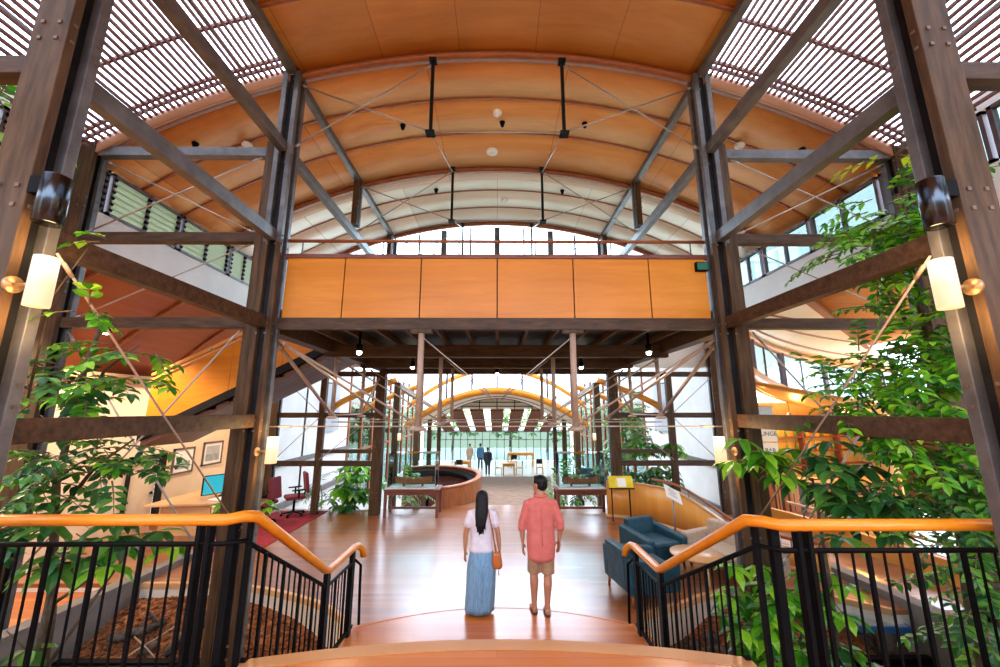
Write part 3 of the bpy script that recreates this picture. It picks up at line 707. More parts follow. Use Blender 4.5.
# ------------------------------------------------------------------ railings
def railing(s):
    t = thing('stair_railing', 'black metal railing with orange timber handrail ' + side(s), 'railing', (s*1.8, 3.0, 1.0))
    zl = 1.97; yl = 2.93 if s < 0 else 2.77; dy = yl-2.93; e = 0 if s < 0 else .055
    top = [(s*6.4,yl,zl),(s*3.0,yl,zl),(s*1.88,yl,zl),(s*1.80,2.98+dy,zl+.01),(s*1.75,3.06+dy*.8,zl-.01),(s*(1.74-e),4.36,1.13),(s*(1.735-e),4.44,1.10),(s*(1.72-e),5.12,1.10),(s*(1.70-e),5.20,1.09),(s*(1.66-e),5.26,1.03),(s*(1.65-e),5.28,.95)]
    MB().tube(top, (.045), 12, .85).build('handrail', M['handrail'], t, True)
    off = .155
    low = [(s*6.4,yl,zl-off),(s*1.88,yl,zl-off),(s*1.78,3.0+dy*.8,zl-off),(s*(1.74-e),4.42,1.10-off),(s*(1.71-e),5.16,1.10-off),(s*(1.665-e),5.24,.86),(s*(1.655-e),5.27,.2)]
    MB().tube(low, .017, 8).build('top_bar', M['black'], t, True)
    MB().bar((s*6.4,yl,1.06),(s*1.85,yl,1.06), .035, .03).build('bottom_bar', M['black'], t)
    MB().bar((s*1.76,3.1,1.02),(s*(1.74-e),4.45,.22), .035, .03).build('bottom_bar', M['black'], t)
    MB().bar((s*(1.74-e),4.45,.22),(s*(1.72-e),5.2,.22), .035, .03).build('bottom_bar', M['black'], t)
    x = 2.12; k = 0
    while x < 4.4:
        w_ = .023 if k % 3 == 0 else .011
        MB().box(s*x-w_/2, s*x+w_/2, yl-w_/2, yl+w_/2, 1.0 if k % 3 == 0 else 1.06, zl-off).build('baluster', M['black'], t)
        x += .105; k += 1
    for k in range(13):
        y = 3.14+.1*k; f = (y-3.06)/(4.4-3.06); z1 = 1.97-off-.012+(.945-1.815)*max(0,(y-3.0-dy*.8))/(1.42-dy*.8); z0 = 1.02+(.22-1.02)*(y-3.1)/1.35
        w_ = .022 if k % 3 == 1 else .011
        MB().box(s*(1.75-e*(y-3)/1.4)-w_/2, s*(1.75-e*(y-3)/1.4)+w_/2, y-w_/2, y+w_/2, z0, z1).build('baluster', M['black'], t)
    for k in range(7):
        y = 4.55+.09*k; w_ = .022 if k % 3 == 1 else .011
        MB().box(s*(1.73-e)-w_/2, s*(1.73-e)+w_/2, y-w_/2, y+w_/2, .22, 1.10-off).build('baluster', M['black'], t)
    # paired newels
    for x in (1.98, 2.05):
        MB().box(s*x-.014, s*x+.014, yl-.03, yl+.03, 1.0, zl-.03).build('newel', M['black'], t)
    MB().box(s*1.86-.026, s*1.86+.026, 2.96+dy, 3.01+dy, .9, zl-.03).build('newel', M['black'], t)
    MB().box(s*1.78-.013, s*1.78+.013, 3.03+dy, 3.07+dy, 1.0, zl-.04).build('newel', M['black'], t)
    MB().box(s*(1.74-e)-.022, s*(1.74-e)+.022, 4.38, 4.46, .16, 1.09).build('newel', M['black'], t)
    MB().box(s*(1.72-e)-.022, s*(1.72-e)+.022, 5.05, 5.13, .16, 1.08).build('newel', M['black'], t)
railing(-1); railing(1)

# ------------------------------------------------------------------ wall lamps and spotlights
def sconce(x, y, z, s, h, r, label, wx, e):
    t = thing('wall_lamp', label, 'lamp', (wx, y, z))
    MB().tube([(wx, y, z-.02), (wx-s*.02, y, z-.02)], .055, 16).build('wall_disc', M['brass'], t, True)
    MB().tube([(wx, y, z-.02), (x, y, z-.02)], .014, 8).build('arm', M['brass'], t, True)
    MB().lathe([(r*.97,-h/2),(r,-h/2+.01),(r,h/2-.01),(r*.97,h/2),(r*.9,h/2),(r*.9,-h/2)], (x,y,z), 24).build('shade', M['lamp_glow'], t, True)
    l = bpy.data.lights.new('wall_lamp_light', 'POINT'); l.energy = e; l.color = (1,.62,.26); l.shadow_soft_size = .1
    for dz in (h/2+.07, -h/2-.07):
        lo = bpy.data.objects.new('wall_lamp_light', l); C.objects.link(lo); lo.location = (x, y, z+dz)
for s in (-1, 1):
    sconce(s*2.93, 2.42, 3.53, s, .33, .062, 'glowing white cylinder lamp on the landing column ' + side(s), s*3.12, 16)
    sconce(s*2.92, 5.28, 2.21, s, .33, .07, 'glowing white cylinder lamp on the garden column ' + side(s), s*3.12, 14)
    t = thing('spotlight', 'dark chrome cylinder spotlight above the wall lamp ' + side(s), 'light', (s*3.0, 2.4, 4.1))
    MB().lathe([(.066,-.17),(.075,-.165),(.075,.165),(.07,.175),(0,.175)], (s*2.985, 2.42, 4.1), 24).build('housing', M['chrome'], t, True)
    MB().lathe([(0,-.13),(.065,-.13),(.065,-.125),(0,-.125)], (s*2.985, 2.42, 4.1), 20).build('lens', M['brass'], t, True)
    MB().cbox((s*3.09, 2.42, 4.2), (.07,.08,.12)).build('bracket', M['black'], t)

# ------------------------------------------------------------------ aisle on the desk side
rows = []
for y in [2.0+11.5*j/8 for j in range(9)]:
    rows.append([(-6.36-2.1*i/6, y, 5.18-1.75*i/6+.10*math.sin(PI*i/6)) for i in range(7)])
struct(MB().sheet(rows, .06), 'aisle_ceiling', M['ply_red'], 'dark red plywood ceiling sloping over the desk aisle', 'ceiling', True)
for k, y in enumerate((4.4, 6.2, 8.0, 9.8, 11.6)):
    m = MB().sheet([[(-6.36-2.1*i/6, yy, 5.12-1.75*i/6+.10*math.sin(PI*i/6)) for i in range(7)] for yy in (y-.025, y+.025)], .06)
    struct(m, 'ceiling_rib', M['rib'], ('first','second','third','fourth','fifth')[k] + ' dark seam from the landing in the red aisle ceiling', 'ceiling rib', True)
m = MB().box(-8.5,-8.38, 2.0,9.35,-.4,3.6).box(-8.5,-8.38,9.35,10.3,1.62,3.6).box(-8.5,-8.38,10.3,13.2,-.4,3.6)
struct(m, 'wall_left', M['cream'], 'cream wall of the desk aisle with two pictures', 'wall')
struct(MB().box(-8.5,-6.3,13.1,13.22,-.1,3.6), 'wall_back', M['cream'], 'cream end wall behind the desk', 'wall')
struct(MB().box(-8.36,-8.2,2.0,13.1,3.36,3.48), 'trim_5', M['tan_wood'], 'orange timber ledge on top of the cream aisle wall', 'trim')
t = thing('door_1', 'half open cream door in a dark frame in the aisle wall', 'door', (-8.4, 9.8, -.35), None, 'structure')
MB().box(-8.42,-8.33,9.33,9.40,-.35,1.66).box(-8.42,-8.33,10.2,10.34,-.35,1.66).box(-8.42,-8.33,9.33,10.34,1.58,1.66).build('door_frame', M['steel_dark'], t)
MB().box(-8.46,-8.42,9.40,10.2,-.35,1.58).build('door_leaf', M['cream'], t, bevel=.004)
MB().ball((-8.40,10.1,.75), .035).build('door_handle', M['chrome'], t, True)
def picture(y, z, w_, h_, label, sky):
    t = thing('framed_picture', label, 'picture', (-8.36, y, z))
    m = MB()
    for a, b, c, d in ((-w_/2,w_/2,h_/2-.045,h_/2),(-w_/2,w_/2,-h_/2,-h_/2+.045),(-w_/2,-w_/2+.045,-h_/2,h_/2),(w_/2-.045,w_/2,-h_/2,h_/2)):
        m.box(-8.38,-8.345,y+a,y+b,z+c,z+d)
    m.build('frame', M['frame'] , t)
    MB().box(-8.378,-8.36,y-w_/2+.04,y+w_/2-.04,z-h_/2+.04,z+h_/2-.04).build('mount', M['paper'], t)
    MB().box(-8.365,-8.357,y-w_/2+.12,y+w_/2-.12,z-.02,z+h_/2-.12).build('print_sky', M[sky], t)
    MB().box(-8.365,-8.357,y-w_/2+.12,y+w_/2-.12,z-h_/2+.12,z-.02).build('print_land', M['slate'], t)
picture(10.92, 1.40, .72, .66, 'dark framed landscape print nearer the door', 'paper')
picture(12.0, 1.48, .80, .66, 'grey framed landscape print nearer the desk', 'concrete_grey')
# stair up to the bridge along the aisle
t = thing('upper_stair', 'rising stair with orange side panels and brown underside meeting the bridge', 'stairs', (-5.5, 8.8, 3.0), None, 'structure')
def zs(x): return 3.12 + (x+5.2)*.5
m = MB()
def slab(x0, x1, y0, y1, lo, hi): 
    return MB().add([(x0,y0,zs(x0)+lo),(x1,y0,zs(x1)+lo),(x1,y1,zs(x1)+lo),(x0,y1,zs(x0)+lo),(x0,y0,zs(x0)+hi),(x1,y0,zs(x1)+hi),(x1,y1,zs(x1)+hi),(x0,y1,zs(x0)+hi)], [(0,3,2,1),(4,5,6,7),(0,1,5,4),(1,2,6,5),(2,3,7,6),(3,0,4,7)])
for a, b in ((-7.15,-5.55),(-5.55,-4.5),(-4.5,-3.42)):
    slab(a+.008, b-.008, 8.16, 8.2, .16, 1.12).build('side_panel', M['ply_panel'], t)
slab(-7.2,-3.42, 8.2, 9.6, -.14, .0).build('soffit', M['soffit'], t)
slab(-7.2,-3.42, 8.10, 8.2, -.02, .15).build('stringer', M['steel_dark'], t)
slab(-7.2,-3.42, 9.55, 9.65, -.12, .15).build('stringer', M['steel_dark'], t)
slab(-7.15,-3.42, 8.12, 8.24, 1.15, 1.19).build('capping', M['ply_wall'], t)
slab(-7.15,-3.42, 8.14, 8.2, 1.27, 1.32).build('stair_handrail', M['ply_wall'], t)
for x in (-6.9,-6.0,-5.1,-4.2,-3.6):
    MB().box(x-.02,x+.02,8.15,8.19,zs(x)+1.18,zs(x)+1.28).build('rail_bracket', M['frame_grey'], t)
m = MB()
for k in range(11):
    x = -7.1+k*.33; m.box(x, x+.33, 8.2, 9.55, zs(x)+.06, zs(x)+.18)
m.build('steps', M['tread'], t)
for y, nm in ((4.6,'nearest the landing'),(7.4,'in the middle'),(10.6,'nearest the desk')):  # downlights added to brighten the dim cream aisle wall
    q = thing('added_downlight', 'small warm downlight added to brighten the aisle, in its red ceiling, ' + nm, 'light', (-7.5,y,4.2))
    MB().lathe([(0,0),(.07,0),(.08,.06),(.08,.14),(0,.14)], (-7.5,y,4.16), 14).build('housing', M['black'], q, True)
    MB().lathe([(0,-.012),(.055,-.012),(.055,.0),(0,.0)], (-7.5,y,4.16), 14).build('lens', M['bulb'], q, True)
    l = bpy.data.lights.new('aisle_fill_lamp', 'SPOT'); l.spot_size = 2.7; l.spot_blend = .5; l.energy = 420; l.color = (1,.80,.56); l.shadow_soft_size = .12
    lo = bpy.data.objects.new('aisle_fill_lamp', l); C.objects.link(lo); lo.location = (-7.3,y,4.0)
# carpet, desk, chairs
tag(MB().prism([(-4.70,8.3),(-4.62,11.45),(-6.0,11.5),(-6.3,8.3)], .0, .012).build('red_carpet', M['carpet']), 'red carpet strip beside the polished floor on the desk side', 'carpet')
t = thing('office_desk', 'pale curved reception desk in the aisle', 'desk', (-6.5, 9.9, 0))
MB().prism([(-7.6,9.0),(-6.1,9.2),(-6.0,10.6),(-6.35,10.85),(-7.6,10.85)], .66, .71).build('desk_top', M['tan_wood'], t, bevel=.01)
MB().box(-7.5,-6.4,9.35,9.39,0,.66).build('front_panel', M['tan_wood'], t)
for x, y in ((-6.25,9.4),(-6.2,10.7),(-7.4,10.7)):
    MB().tube([(x,y,0),(x,y,.66)], .03, 10).build('leg', M['steel'], t, True)
t = thing('computer_monitor', 'flat screen with teal picture on the desk', 'monitor', (-6.55, 10.0, .71))
MB().cbox((-6.58,10.0,.99), (.03,.95,.44), (0,0,-.55)).build('screen_housing', M['black'], t, bevel=.006)
MB().cbox((-6.558,9.987,.99), (.006,.91,.40), (0,0,-.55)).build('screen', M['screen'], t)
MB().tube([(-6.60,10.0,.71),(-6.60,10.0,.85)], .025, 8).build('stem', M['black'], t, True)
MB().cbox((-6.58,10.0,.716), (.2,.3,.012)).build('base', M['black'], t)
tag(MB().cbox((-6.35,9.6,.722), (.3,.42,.018), (0,0,-.3)).build('desk_papers', M['paper']), 'white papers lying before the screen on the desk', 'paper')
def office_chair(x, y, rz, label):
    t = thing('office_chair', label, 'chair', (x, y, 0), 'burgundy office chairs'); t.rotation_euler.z = rz
    L = dict(parent=t, local=False)
    MB().cbox((0,0,.47),(.48,.46,.09)).build('seat', M['burgundy'], bevel=.03, **L)
    MB().cbox((0,-.25,.82),(.44,.07,.52),(-.15,0,0)).build('backrest', M['burgundy'], bevel=.03, **L)
    MB().bar((0,-.22,.45),(0,-.27,.75),.06,.02).build('back_bar', M['black'], **L)
    MB().tube([(0,0,.1),(0,0,.43)],.03,10).build('gas_column', M['black'], smooth=True, **L)
    m = MB()
    for k in range(5):
        a = 2*PI*k/5; p = (.28*math.cos(a), .28*math.sin(a), .07)
        m.bar((0,0,.11), p, .045,.03); MB().ball((p[0],p[1],.035), .035, 8, 6).build('castor', M['black'], smooth=True, **L)
    m.build('star_base', M['black'], **L)
    for sx in (-1,1):
        m = MB().bar((sx*.25,-.05,.47),(sx*.27,-.05,.66),.03,.04).bar((sx*.27,-.2,.67),(sx*.27,.12,.67),.05,.03); m.build('armrest', M['black'], **L)
office_chair(-5.75, 10.3, 1.5, 'burgundy office chair nearest the desk'); office_chair(-5.35, 11.0, 2.2, 'burgundy office chair behind, at the end of the red carpet')

# ------------------------------------------------------------------ white receding side walls beyond the frames
for s, nm in ((-1,'left'),(1,'right')):
    xa, xb = sorted((s*6.3, s*6.42))
    struct(MB().box(xa,xb,11.2,17.0,-1.3,5.2), 'wall_' + nm, M['white'], 'white screen wall behind the timber frame ' + side(s), 'wall')
    xa, xb = sorted((s*6.22, s*6.3))
    struct(MB().box(xa,xb,11.2,17.0,1.12,1.26), 'trim_6', M['kerb'], 'grey rail along the white screen wall ' + side(s), 'trim')
    struct(MB().box(xa,xb,11.6,17.0,-.1,.08), 'baseboard_' + nm, M['kerb'], 'grey skirting of the white screen wall ' + side(s), 'trim')
    q = thing('hanging_banner', 'faded grey banner on the white screen wall ' + side(s), 'banner', (s*6.2, 15.0, 1.9))
    xa, xb = sorted((s*6.19, s*6.21)); MB().box(xa,xb,14.3,15.7,1.95,3.7).build('cloth', M['concrete_grey'], q)
    MB().tube([(s*6.2,14.2,3.7),(s*6.2,15.8,3.7)], .025, 8).build('top_rod', M['steel'], q, True)
    struct(MB().box(*sorted((s*3.3, s*6.3)), 11.35, 17.0, 5.1, 5.2), 'ceiling', M['white'], 'flat white ceiling over the passage behind the timber frame ' + side(s), 'ceiling')
# right aisle: curved edges
from mathutils.geometry import interpolate_bezier
cv = interpolate_bezier(Vector((6.2,9.6,0)), Vector((8.2,11.8,0)), Vector((12.5,16.0,0)), Vector((20,19.4,0)), 15)
cv = [(p.x,p.y) for p in cv]
n = len(cv)
struct(MB().wall(cv, 4.52, 4.72, .12), 'trim_7', M['ply_panel'], 'curved orange timber edge of the pale aisle ceiling over the bar', 'trim', True)
zb = [3.85-.62*min(1,(i/(n-1))*1.7) for i in range(n)]
struct(MB().wall(cv, [z-.5 for z in zb], zb, .14), 'trim_8', M['ply_wall'], 'curved orange timber band below the bowed windows over the bar', 'trim', True)
t = thing('window_60', 'bowed row of panes between the two orange bands over the bar', 'window', (6.2,9.6,3.9), None, 'structure')
m = MB()
for i in range(1, n, 2):
    x, y = cv[i]; q_ = .07 if i%4==1 else .02; m.box(x-q_, x+q_, y-q_, y+q_, zb[i]-.02, 4.55)
m.build('frame', M['frame'], t); MB().wall(cv, zb, 4.53, .01).build('pane', M['tinted'], t)
# pale ceiling between white band wall and curved edge
rows = []
for i in range(n):
    a = Vector((6.36, 9.6-1.8*i/(n-1), 5.2)); b = Vector((*cv[i], 4.7))
    rows.append([tuple(a.lerp(b, k/8)+Vector((0,0,.22*math.sin(PI*k/8)))) for k in range(9)])
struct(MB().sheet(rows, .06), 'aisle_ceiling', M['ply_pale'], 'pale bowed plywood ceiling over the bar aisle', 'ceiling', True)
for nmk, (ff, mt) in {'nearest the orange edge':(.80,'rib'), 'in the middle':(.55,'rib'), 'nearest the white wall':(.3,'rib')}.items():
    P = []
    for i in range(n):
        a = Vector((6.36, 9.6-1.8*i/(n-1), 5.2)); b = Vector((*cv[i], 4.7)); P.append(a.lerp(b, ff)+Vector((0,0,.22*math.sin(PI*ff)-.02)))
    tag(MB().tube(P, .03, 6).build('ceiling_rib', M[mt], None, True), f'curved red rib in the pale bar ceiling, the one {nmk}', 'ceiling rib', None, 'structure')
rows = [[(6.37+1.1*i, 1.5+(6.35+.84*1.1*i)*f, 5.24-.045*i) for i in range(7)] for f in (0, .5, 1)]
struct(MB().sheet(rows, -.05), 'aisle_ceiling', M['ply_deep'], 'dark red plywood ceiling panel above the leafy tree', 'ceiling', True)
tag(MB().bar((6.4,7.85,5.12),(13.0,13.4,4.86),.16,.10).build('ceiling_rib', M['rib']), 'thick red rib between the orange and the pale bar ceilings', 'ceiling rib', None, 'structure')
# lit soffit over the bar
rows = []
for i in range(n):
    x, y = cv[i]; d = Vector((cv[min(i+1,n-1)][0]-cv[max(i-1,0)][0], cv[min(i+1,n-1)][1]-cv[max(i-1,0)][1])).normalized()
    rows.append([(x-d.y*(-k*.55), y+d.x*(-k*.55)*1.0, zb[i]-.5-.12*k) if False else (x+d.y*k*.5, y-d.x*k*.5, zb[i]-.46-.13*k) for k in range(5)])
struct(MB().sheet(rows, .05), 'bar_soffit', M['ply_wall'], 'curved amber soffit boards above the bar', 'ceiling', True)
# ------------------------------------------------------------------ bar and lounge on the armchair side
t = thing('bar_counter', 'shingle fronted wooden bar counter lit amber', 'bar counter', (8.3, 11.6, -.3))
bp = [(6.9,12.2),(7.4,11.7),(8.1,11.35),(9.0,11.2),(10.2,11.3),(11.5,11.7)]
MB().wall(bp, -.3, .80, .12).build('shingle_front', M['shingle'], t)
MB().wall(bp, .80, .87, .5).build('counter_top', M['ply_wall'], t)
MB().wall([(x-.0,y-.08) for x,y in bp], -.3, -.2, .06).build('kick_board', M['tan_wood'], t)
MB().wall([(x,y-.22) for x,y in bp], -.12, -.08, .04).build('foot_rail', M['brass'], t)
t = thing('back_bar', 'glowing amber bottle shelves behind the bar counter', 'shelving', (9.0, 14.2, -.3))
MB().wall([(6.9,14.0),(9.5,13.6),(13,14.4)], -.3, 2.45, .1).build('back_panel', M['ply_wall'], t)
for z in (.9, 1.35, 1.8):
    MB().wall([(6.9,13.85),(9.5,13.45),(13,14.25)], z, z+.04, .28).build('shelf', M['red_wood'], t)
for x, y in ((7.4,13.8),(8.8,13.6),(10.3,13.6),(11.8,13.95)):
    MB().box(x-.03,x+.03,y-.15,y+.08,-.3,2.4).build('upright', M['red_wood'], t)
bottle_proto = None; rnd = random.Random(5); names = []
for j, z in enumerate((.94, 1.39, 1.84)):
    for k in range(13):
        x = 7.1+.38*k; y = 13.82-.15*(x-6.9) if x < 9.5 else 13.45+.23*(x-9.5); y = y-.02 if x < 9.5 else y-.0
        if bottle_proto is None:
            bottle_proto = thing('bar_bottle', 'small bottle standing on the glowing back bar shelves', 'bottle', (x,y,z), 'bottles on the back bar shelves')
            MB().lathe([(0,0),(.04,0),(.042,.17),(.016,.22),(.016,.29),(0,.29)], (0,0,0), 10).build('bottle_body', M['leaf_out'], bottle_proto, True, 0, False)
            MB().lathe([(0,.285),(.018,.285),(.018,.31),(0,.31)], (0,0,0), 8).build('bottle_cap', M['brass'], bottle_proto, True, 0, False)
        else:
            o = copy_tree(bottle_proto); o.location = (x, y, z)
for x, y, z, e in ((7.6,12.9,2.45,80),(9.3,12.6,2.45,90),(11.2,12.9,2.45,80)):
    l = bpy.data.lights.new('bar_lamp', 'POINT'); l.energy = e; l.color = (1,.56,.16); l.shadow_soft_size = .12
    lo = bpy.data.objects.new('bar_lamp', l); C.objects.link(lo); lo.location = (x, y, z-.16)
    t = thing('bar_pendant', 'small amber lamp hanging over the bar, ' + {7.6:'nearest the signboards',9.3:'the middle one',11.2:'farthest from the signboards'}[x], 'lamp', (x,y,z))
    MB().lathe([(.02,.2),(.05,.18),(.13,0),(.12,0),(.04,.17)], (x,y,z), 16).build('shade', M['brass'], t, True)
    MB().ball((x,y,z+.03), .05, 10, 6).build('bulb', M['lamp_glow'], t, True)
    MB().tube([(x,y,z+.18),(x,y,3.2)], .008, 6).build('cord', M['black'], t)
struct(MB().box(6.45,15.2,15.2,15.35,-1.3,3.0), 'wall_right', M['ply_wall'], 'amber wall far behind the bar', 'wall')
# signboards
def text(s_, size, loc, rot, name, mat, parent):
    c = bpy.data.curves.new(name, 'FONT'); c.body = s_; c.size = size; c.align_x = 'CENTER'; c.align_y = 'CENTER'; c.extrude = .002
    o = bpy.data.objects.new(name, c); C.objects.link(o)
    me = bpy.data.meshes.new_from_object(o.evaluated_get(bpy.context.evaluated_depsgraph_get())); bpy.data.objects.remove(o)
    o = bpy.data.objects.new(name, me); C.objects.link(o); me.materials.clear(); me.materials.append(mat); o.parent = parent
    o.location = Vector(loc)-parent.location; o.rotation_euler = rot
for z0, z1, tx, nm in ((1.95,2.32,'LOUNGE','upper'),(1.55,1.92,'EL BAR','lower')):
    t = thing('signboard', f'{nm} pale painted signboard beside the garden column at the bar', 'sign', (6.7, 10, z0))
    MB().box(6.36,6.98,9.98,10.02,z0,z1).build('board', M['cream'], t, bevel=.004)
    text(tx, .15, (6.68,9.975,(z0+z1)/2), (PI/2,0,0), 'lettering', M['ink'], t)
    for x in (6.42, 6.92):
        MB().tube([(x,10,z1),(x,10,z1+.03 if nm=='lower' else 2.75)], .006, 6).build('hanger', M['black'], t)
t = thing('signboard', 'pale grey board above the two lettered signboards', 'sign', (6.7,10,2.68))
MB().box(6.3,6.95,9.98,10.02,2.50,2.82).build('board', M['concrete_grey'], t); MB().box(6.28,6.97,9.96,10.04,2.80,2.84).build('top_edge', M['ply_wall'], t)
# curved ply wall of the lounge
pw = interpolate_bezier(Vector((2.86,10.75,0)), Vector((3.7,10.75,0)), Vector((4.2,9.6,0)), Vector((4.55,8.4,0)), 14) + interpolate_bezier(Vector((4.55,8.4,0)), Vector((4.7,7.9,0)), Vector((5.0,7.3,0)), Vector((5.5,7.0,0)), 8)[1:]
pw = [(p.x,p.y) for p in pw]
zt = []
for i in range(len(pw)):
    f = i/(len(pw)-1); zt.append(.88 if f < .38 else .88-.52*(0.5-0.5*math.cos(PI*min(1,(f-.38)/.42))))
t = thing('lounge_wall', 'low curved amber plywood wall behind the armchairs', 'low wall', (3.6,10,0))
MB().wall(pw, 0, zt, .07).build('panel', M['ply_wall'], t, True)
MB().wall(pw, [z for z in zt], [z+.025 for z in zt], .10).build('capping', M['tan_wood'], t, True)
MB().wall([(x-.05,y-.02) for x,y in pw], 0, .09, .03).build('skirting', M['tan_wood'], t, True)
MB().tube([(x,y,z+.16) for (x,y),z in zip(pw[6:], zt[6:])], .03, 8).build('curved_handrail', M['rib'], t, True)
for i in (6, 10, 14, 18):
    MB().tube([(pw[i][0],pw[i][1],zt[i]),(pw[i][0],pw[i][1],zt[i]+.15)], .012, 6).build('rail_post', M['steel'], t)
struct(MB().wall([(7.4,5.2),(7.2,7.5),(6.9,9.6),(6.6,10.6)], -.4, .36, .1), 'wall_right', M['ply_wall'], 'orange plywood dado outside the kerb by the bar', 'wall')
tag(MB().tube([(7.25,5.2,.62),(7.05,7.5,.62),(6.75,9.6,.62)], .03, 8).build('dado_rail', M['tan_wood'], None, True), 'slim timber rail above the orange plywood dado', 'rail', None, 'structure')
for y, x in ((5.6,7.22),(7.4,7.06),(9.2,6.8)):
    tag(MB().tube([(x,y,.3),(x,y,.62)], .015, 6).build('rail_post', M['steel'], None, True), 'thin rail post on the orange dado, ' + {5.6:'nearest the landing',7.4:'the middle one',9.2:'nearest the bar'}[y], 'post', None, 'structure')
# yellow panel and the reading stand
t = thing('information_panel', 'tilted yellow information panel on slim legs before the curved amber wall', 'panel', (3.1,10.5,.9))
MB().cbox((3.13,10.40,.93), (.62,.03,.30), (-.5,0,0)).build('panel_board', M['yellow'], t, bevel=.004)
MB().cbox((3.15,10.383,.92), (.22,.01,.22), (-.5,0,0)).build('paper_sheet', M['paper'], t)
MB().cbox((3.13,10.33,.785), (.64,.05,.02), (-.5,0,0)).build('ledge', M['steel_dark'], t)
for x in (2.9, 3.35): MB().bar((x,10.42,0),(x,10.42,.95), .025,.025).build('support', M['steel_dark'], t)
t = thing('sign_stand', 'slim steel stand holding a tilted white notice before the curved wall', 'stand', (3.79,8.9,0))
MB().lathe([(0,0),(.16,0),(.16,.015),(.03,.03),(0,.03)], (3.79,8.9,0), 20).build('base', M['chrome'], t, True)
MB().tube([(3.79,8.9,.02),(3.79,8.9,.88)], .018, 8).build('pole', M['frame_grey'], t, True)
MB().cbox((3.79,8.88,.94), (.36,.02,.42), (-1.05,.5,0)).build('notice', M['paper'], t, bevel=.003)
m = MB()
for k in range(6):
    c = Vector((3.79,8.88,.94)) + Euler((-1.05,.5,0)).to_matrix() @ Vector((-.02,-.0125,.12-.045*k)); m.cbox(c, (.2 if k%3 else .12,.003,.014), (-1.05,.5,0))
m.build('notice_lines', M['concrete_grey'], t)
# armchairs
def armchair(x, y, rz, label):
    t = thing('armchair', label, 'armchair', (x,y,0), 'navy armchairs'); t.rotation_euler.z = rz
    L = dict(parent=t, local=False)
    MB().box(-.27,.27,-.36,.30,.16,.40).build('seat', M['navy'], bevel=.035, **L)
    MB().box(-.27,.27,-.38,.22,.38,.47).build('seat_cushion', M['navy'], bevel=.035, **L)
    MB().add([(-.30,.20,.16),(.30,.20,.16),(.30,.40,.16),(-.30,.40,.16),(-.30,.30,.72),(.30,.30,.72),(.30,.44,.72),(-.30,.44,.72)], [(0,3,2,1),(4,5,6,7),(0,1,5,4),(1,2,6,5),(2,3,7,6),(3,0,4,7)]).build('backrest', M['navy'], bevel=.03, **L)
    for s in (-1,1):
        xa, xb = sorted((s*.28, s*.43))
        MB().add([(xa,-.38,.16),(xb,-.38,.16),(xb,.40,.16),(xa,.40,.16),(xa,-.40,.54),(xb,-.40,.54),(xb,.42,.62),(xa,.42,.62)], [(0,3,2,1),(4,5,6,7),(0,1,5,4),(1,2,6,5),(2,3,7,6),(3,0,4,7)]).build('arm', M['navy'], bevel=.03, **L)
        for yy in (-.32,.34):
            MB().tube([(s*.36,yy,.17),(s*.37,yy*1.03,0)], [.028,.018], 8).build('leg', M['rib'], smooth=True, **L)
armchair(2.82, 7.62, .35, 'navy leather armchair facing the stairs beside the curved wall')
armchair(2.19, 6.50, 1.75, 'navy leather armchair seen from its back next to the stair railing')
t = thing('coffee_table', 'round pale wood coffee table between the armchairs', 'table', (2.95,6.75,0))
MB().lathe([(0,.40),(.36,.40),(.40,.42),(.40,.445),(0,.445)], (3.24,6.88,0), 28).build('table_top', M['tan_wood'], t, True)
for k in range(3):
    a = .6+2*PI*k/3; MB().tube([(3.24+.26*math.cos(a),6.88+.26*math.sin(a),.40),(3.24+.30*math.cos(a),6.88+.30*math.sin(a),0)], [.028,.02], 8).build('leg', M['tan_wood'], t, True)
t = thing('beige_sofa', 'beige upholstered sofa behind the coffee table', 'sofa', (4.0,7.2,0)); t.rotation_euler.z = -1.1
L = dict(parent=t, local=False)
MB().box(-.55,.55,-.35,.3,.15,.40).build('seat', M['beige'], bevel=.03, **L)
MB().box(-.60,.60,.22,.42,.15,.72).build('backrest', M['beige'], bevel=.03, **L)
for s in (-1,1):
    xa, xb = sorted((s*.55,s*.70)); MB().box(xa,xb,-.38,.40,.15,.56).build('arm', M['beige'], bevel=.03, **L)
    for yy in (-.3,.34): MB().tube([(s*.58,yy,0),(s*.58,yy,.16)], .025, 8).build('leg', M['rib'], **L)
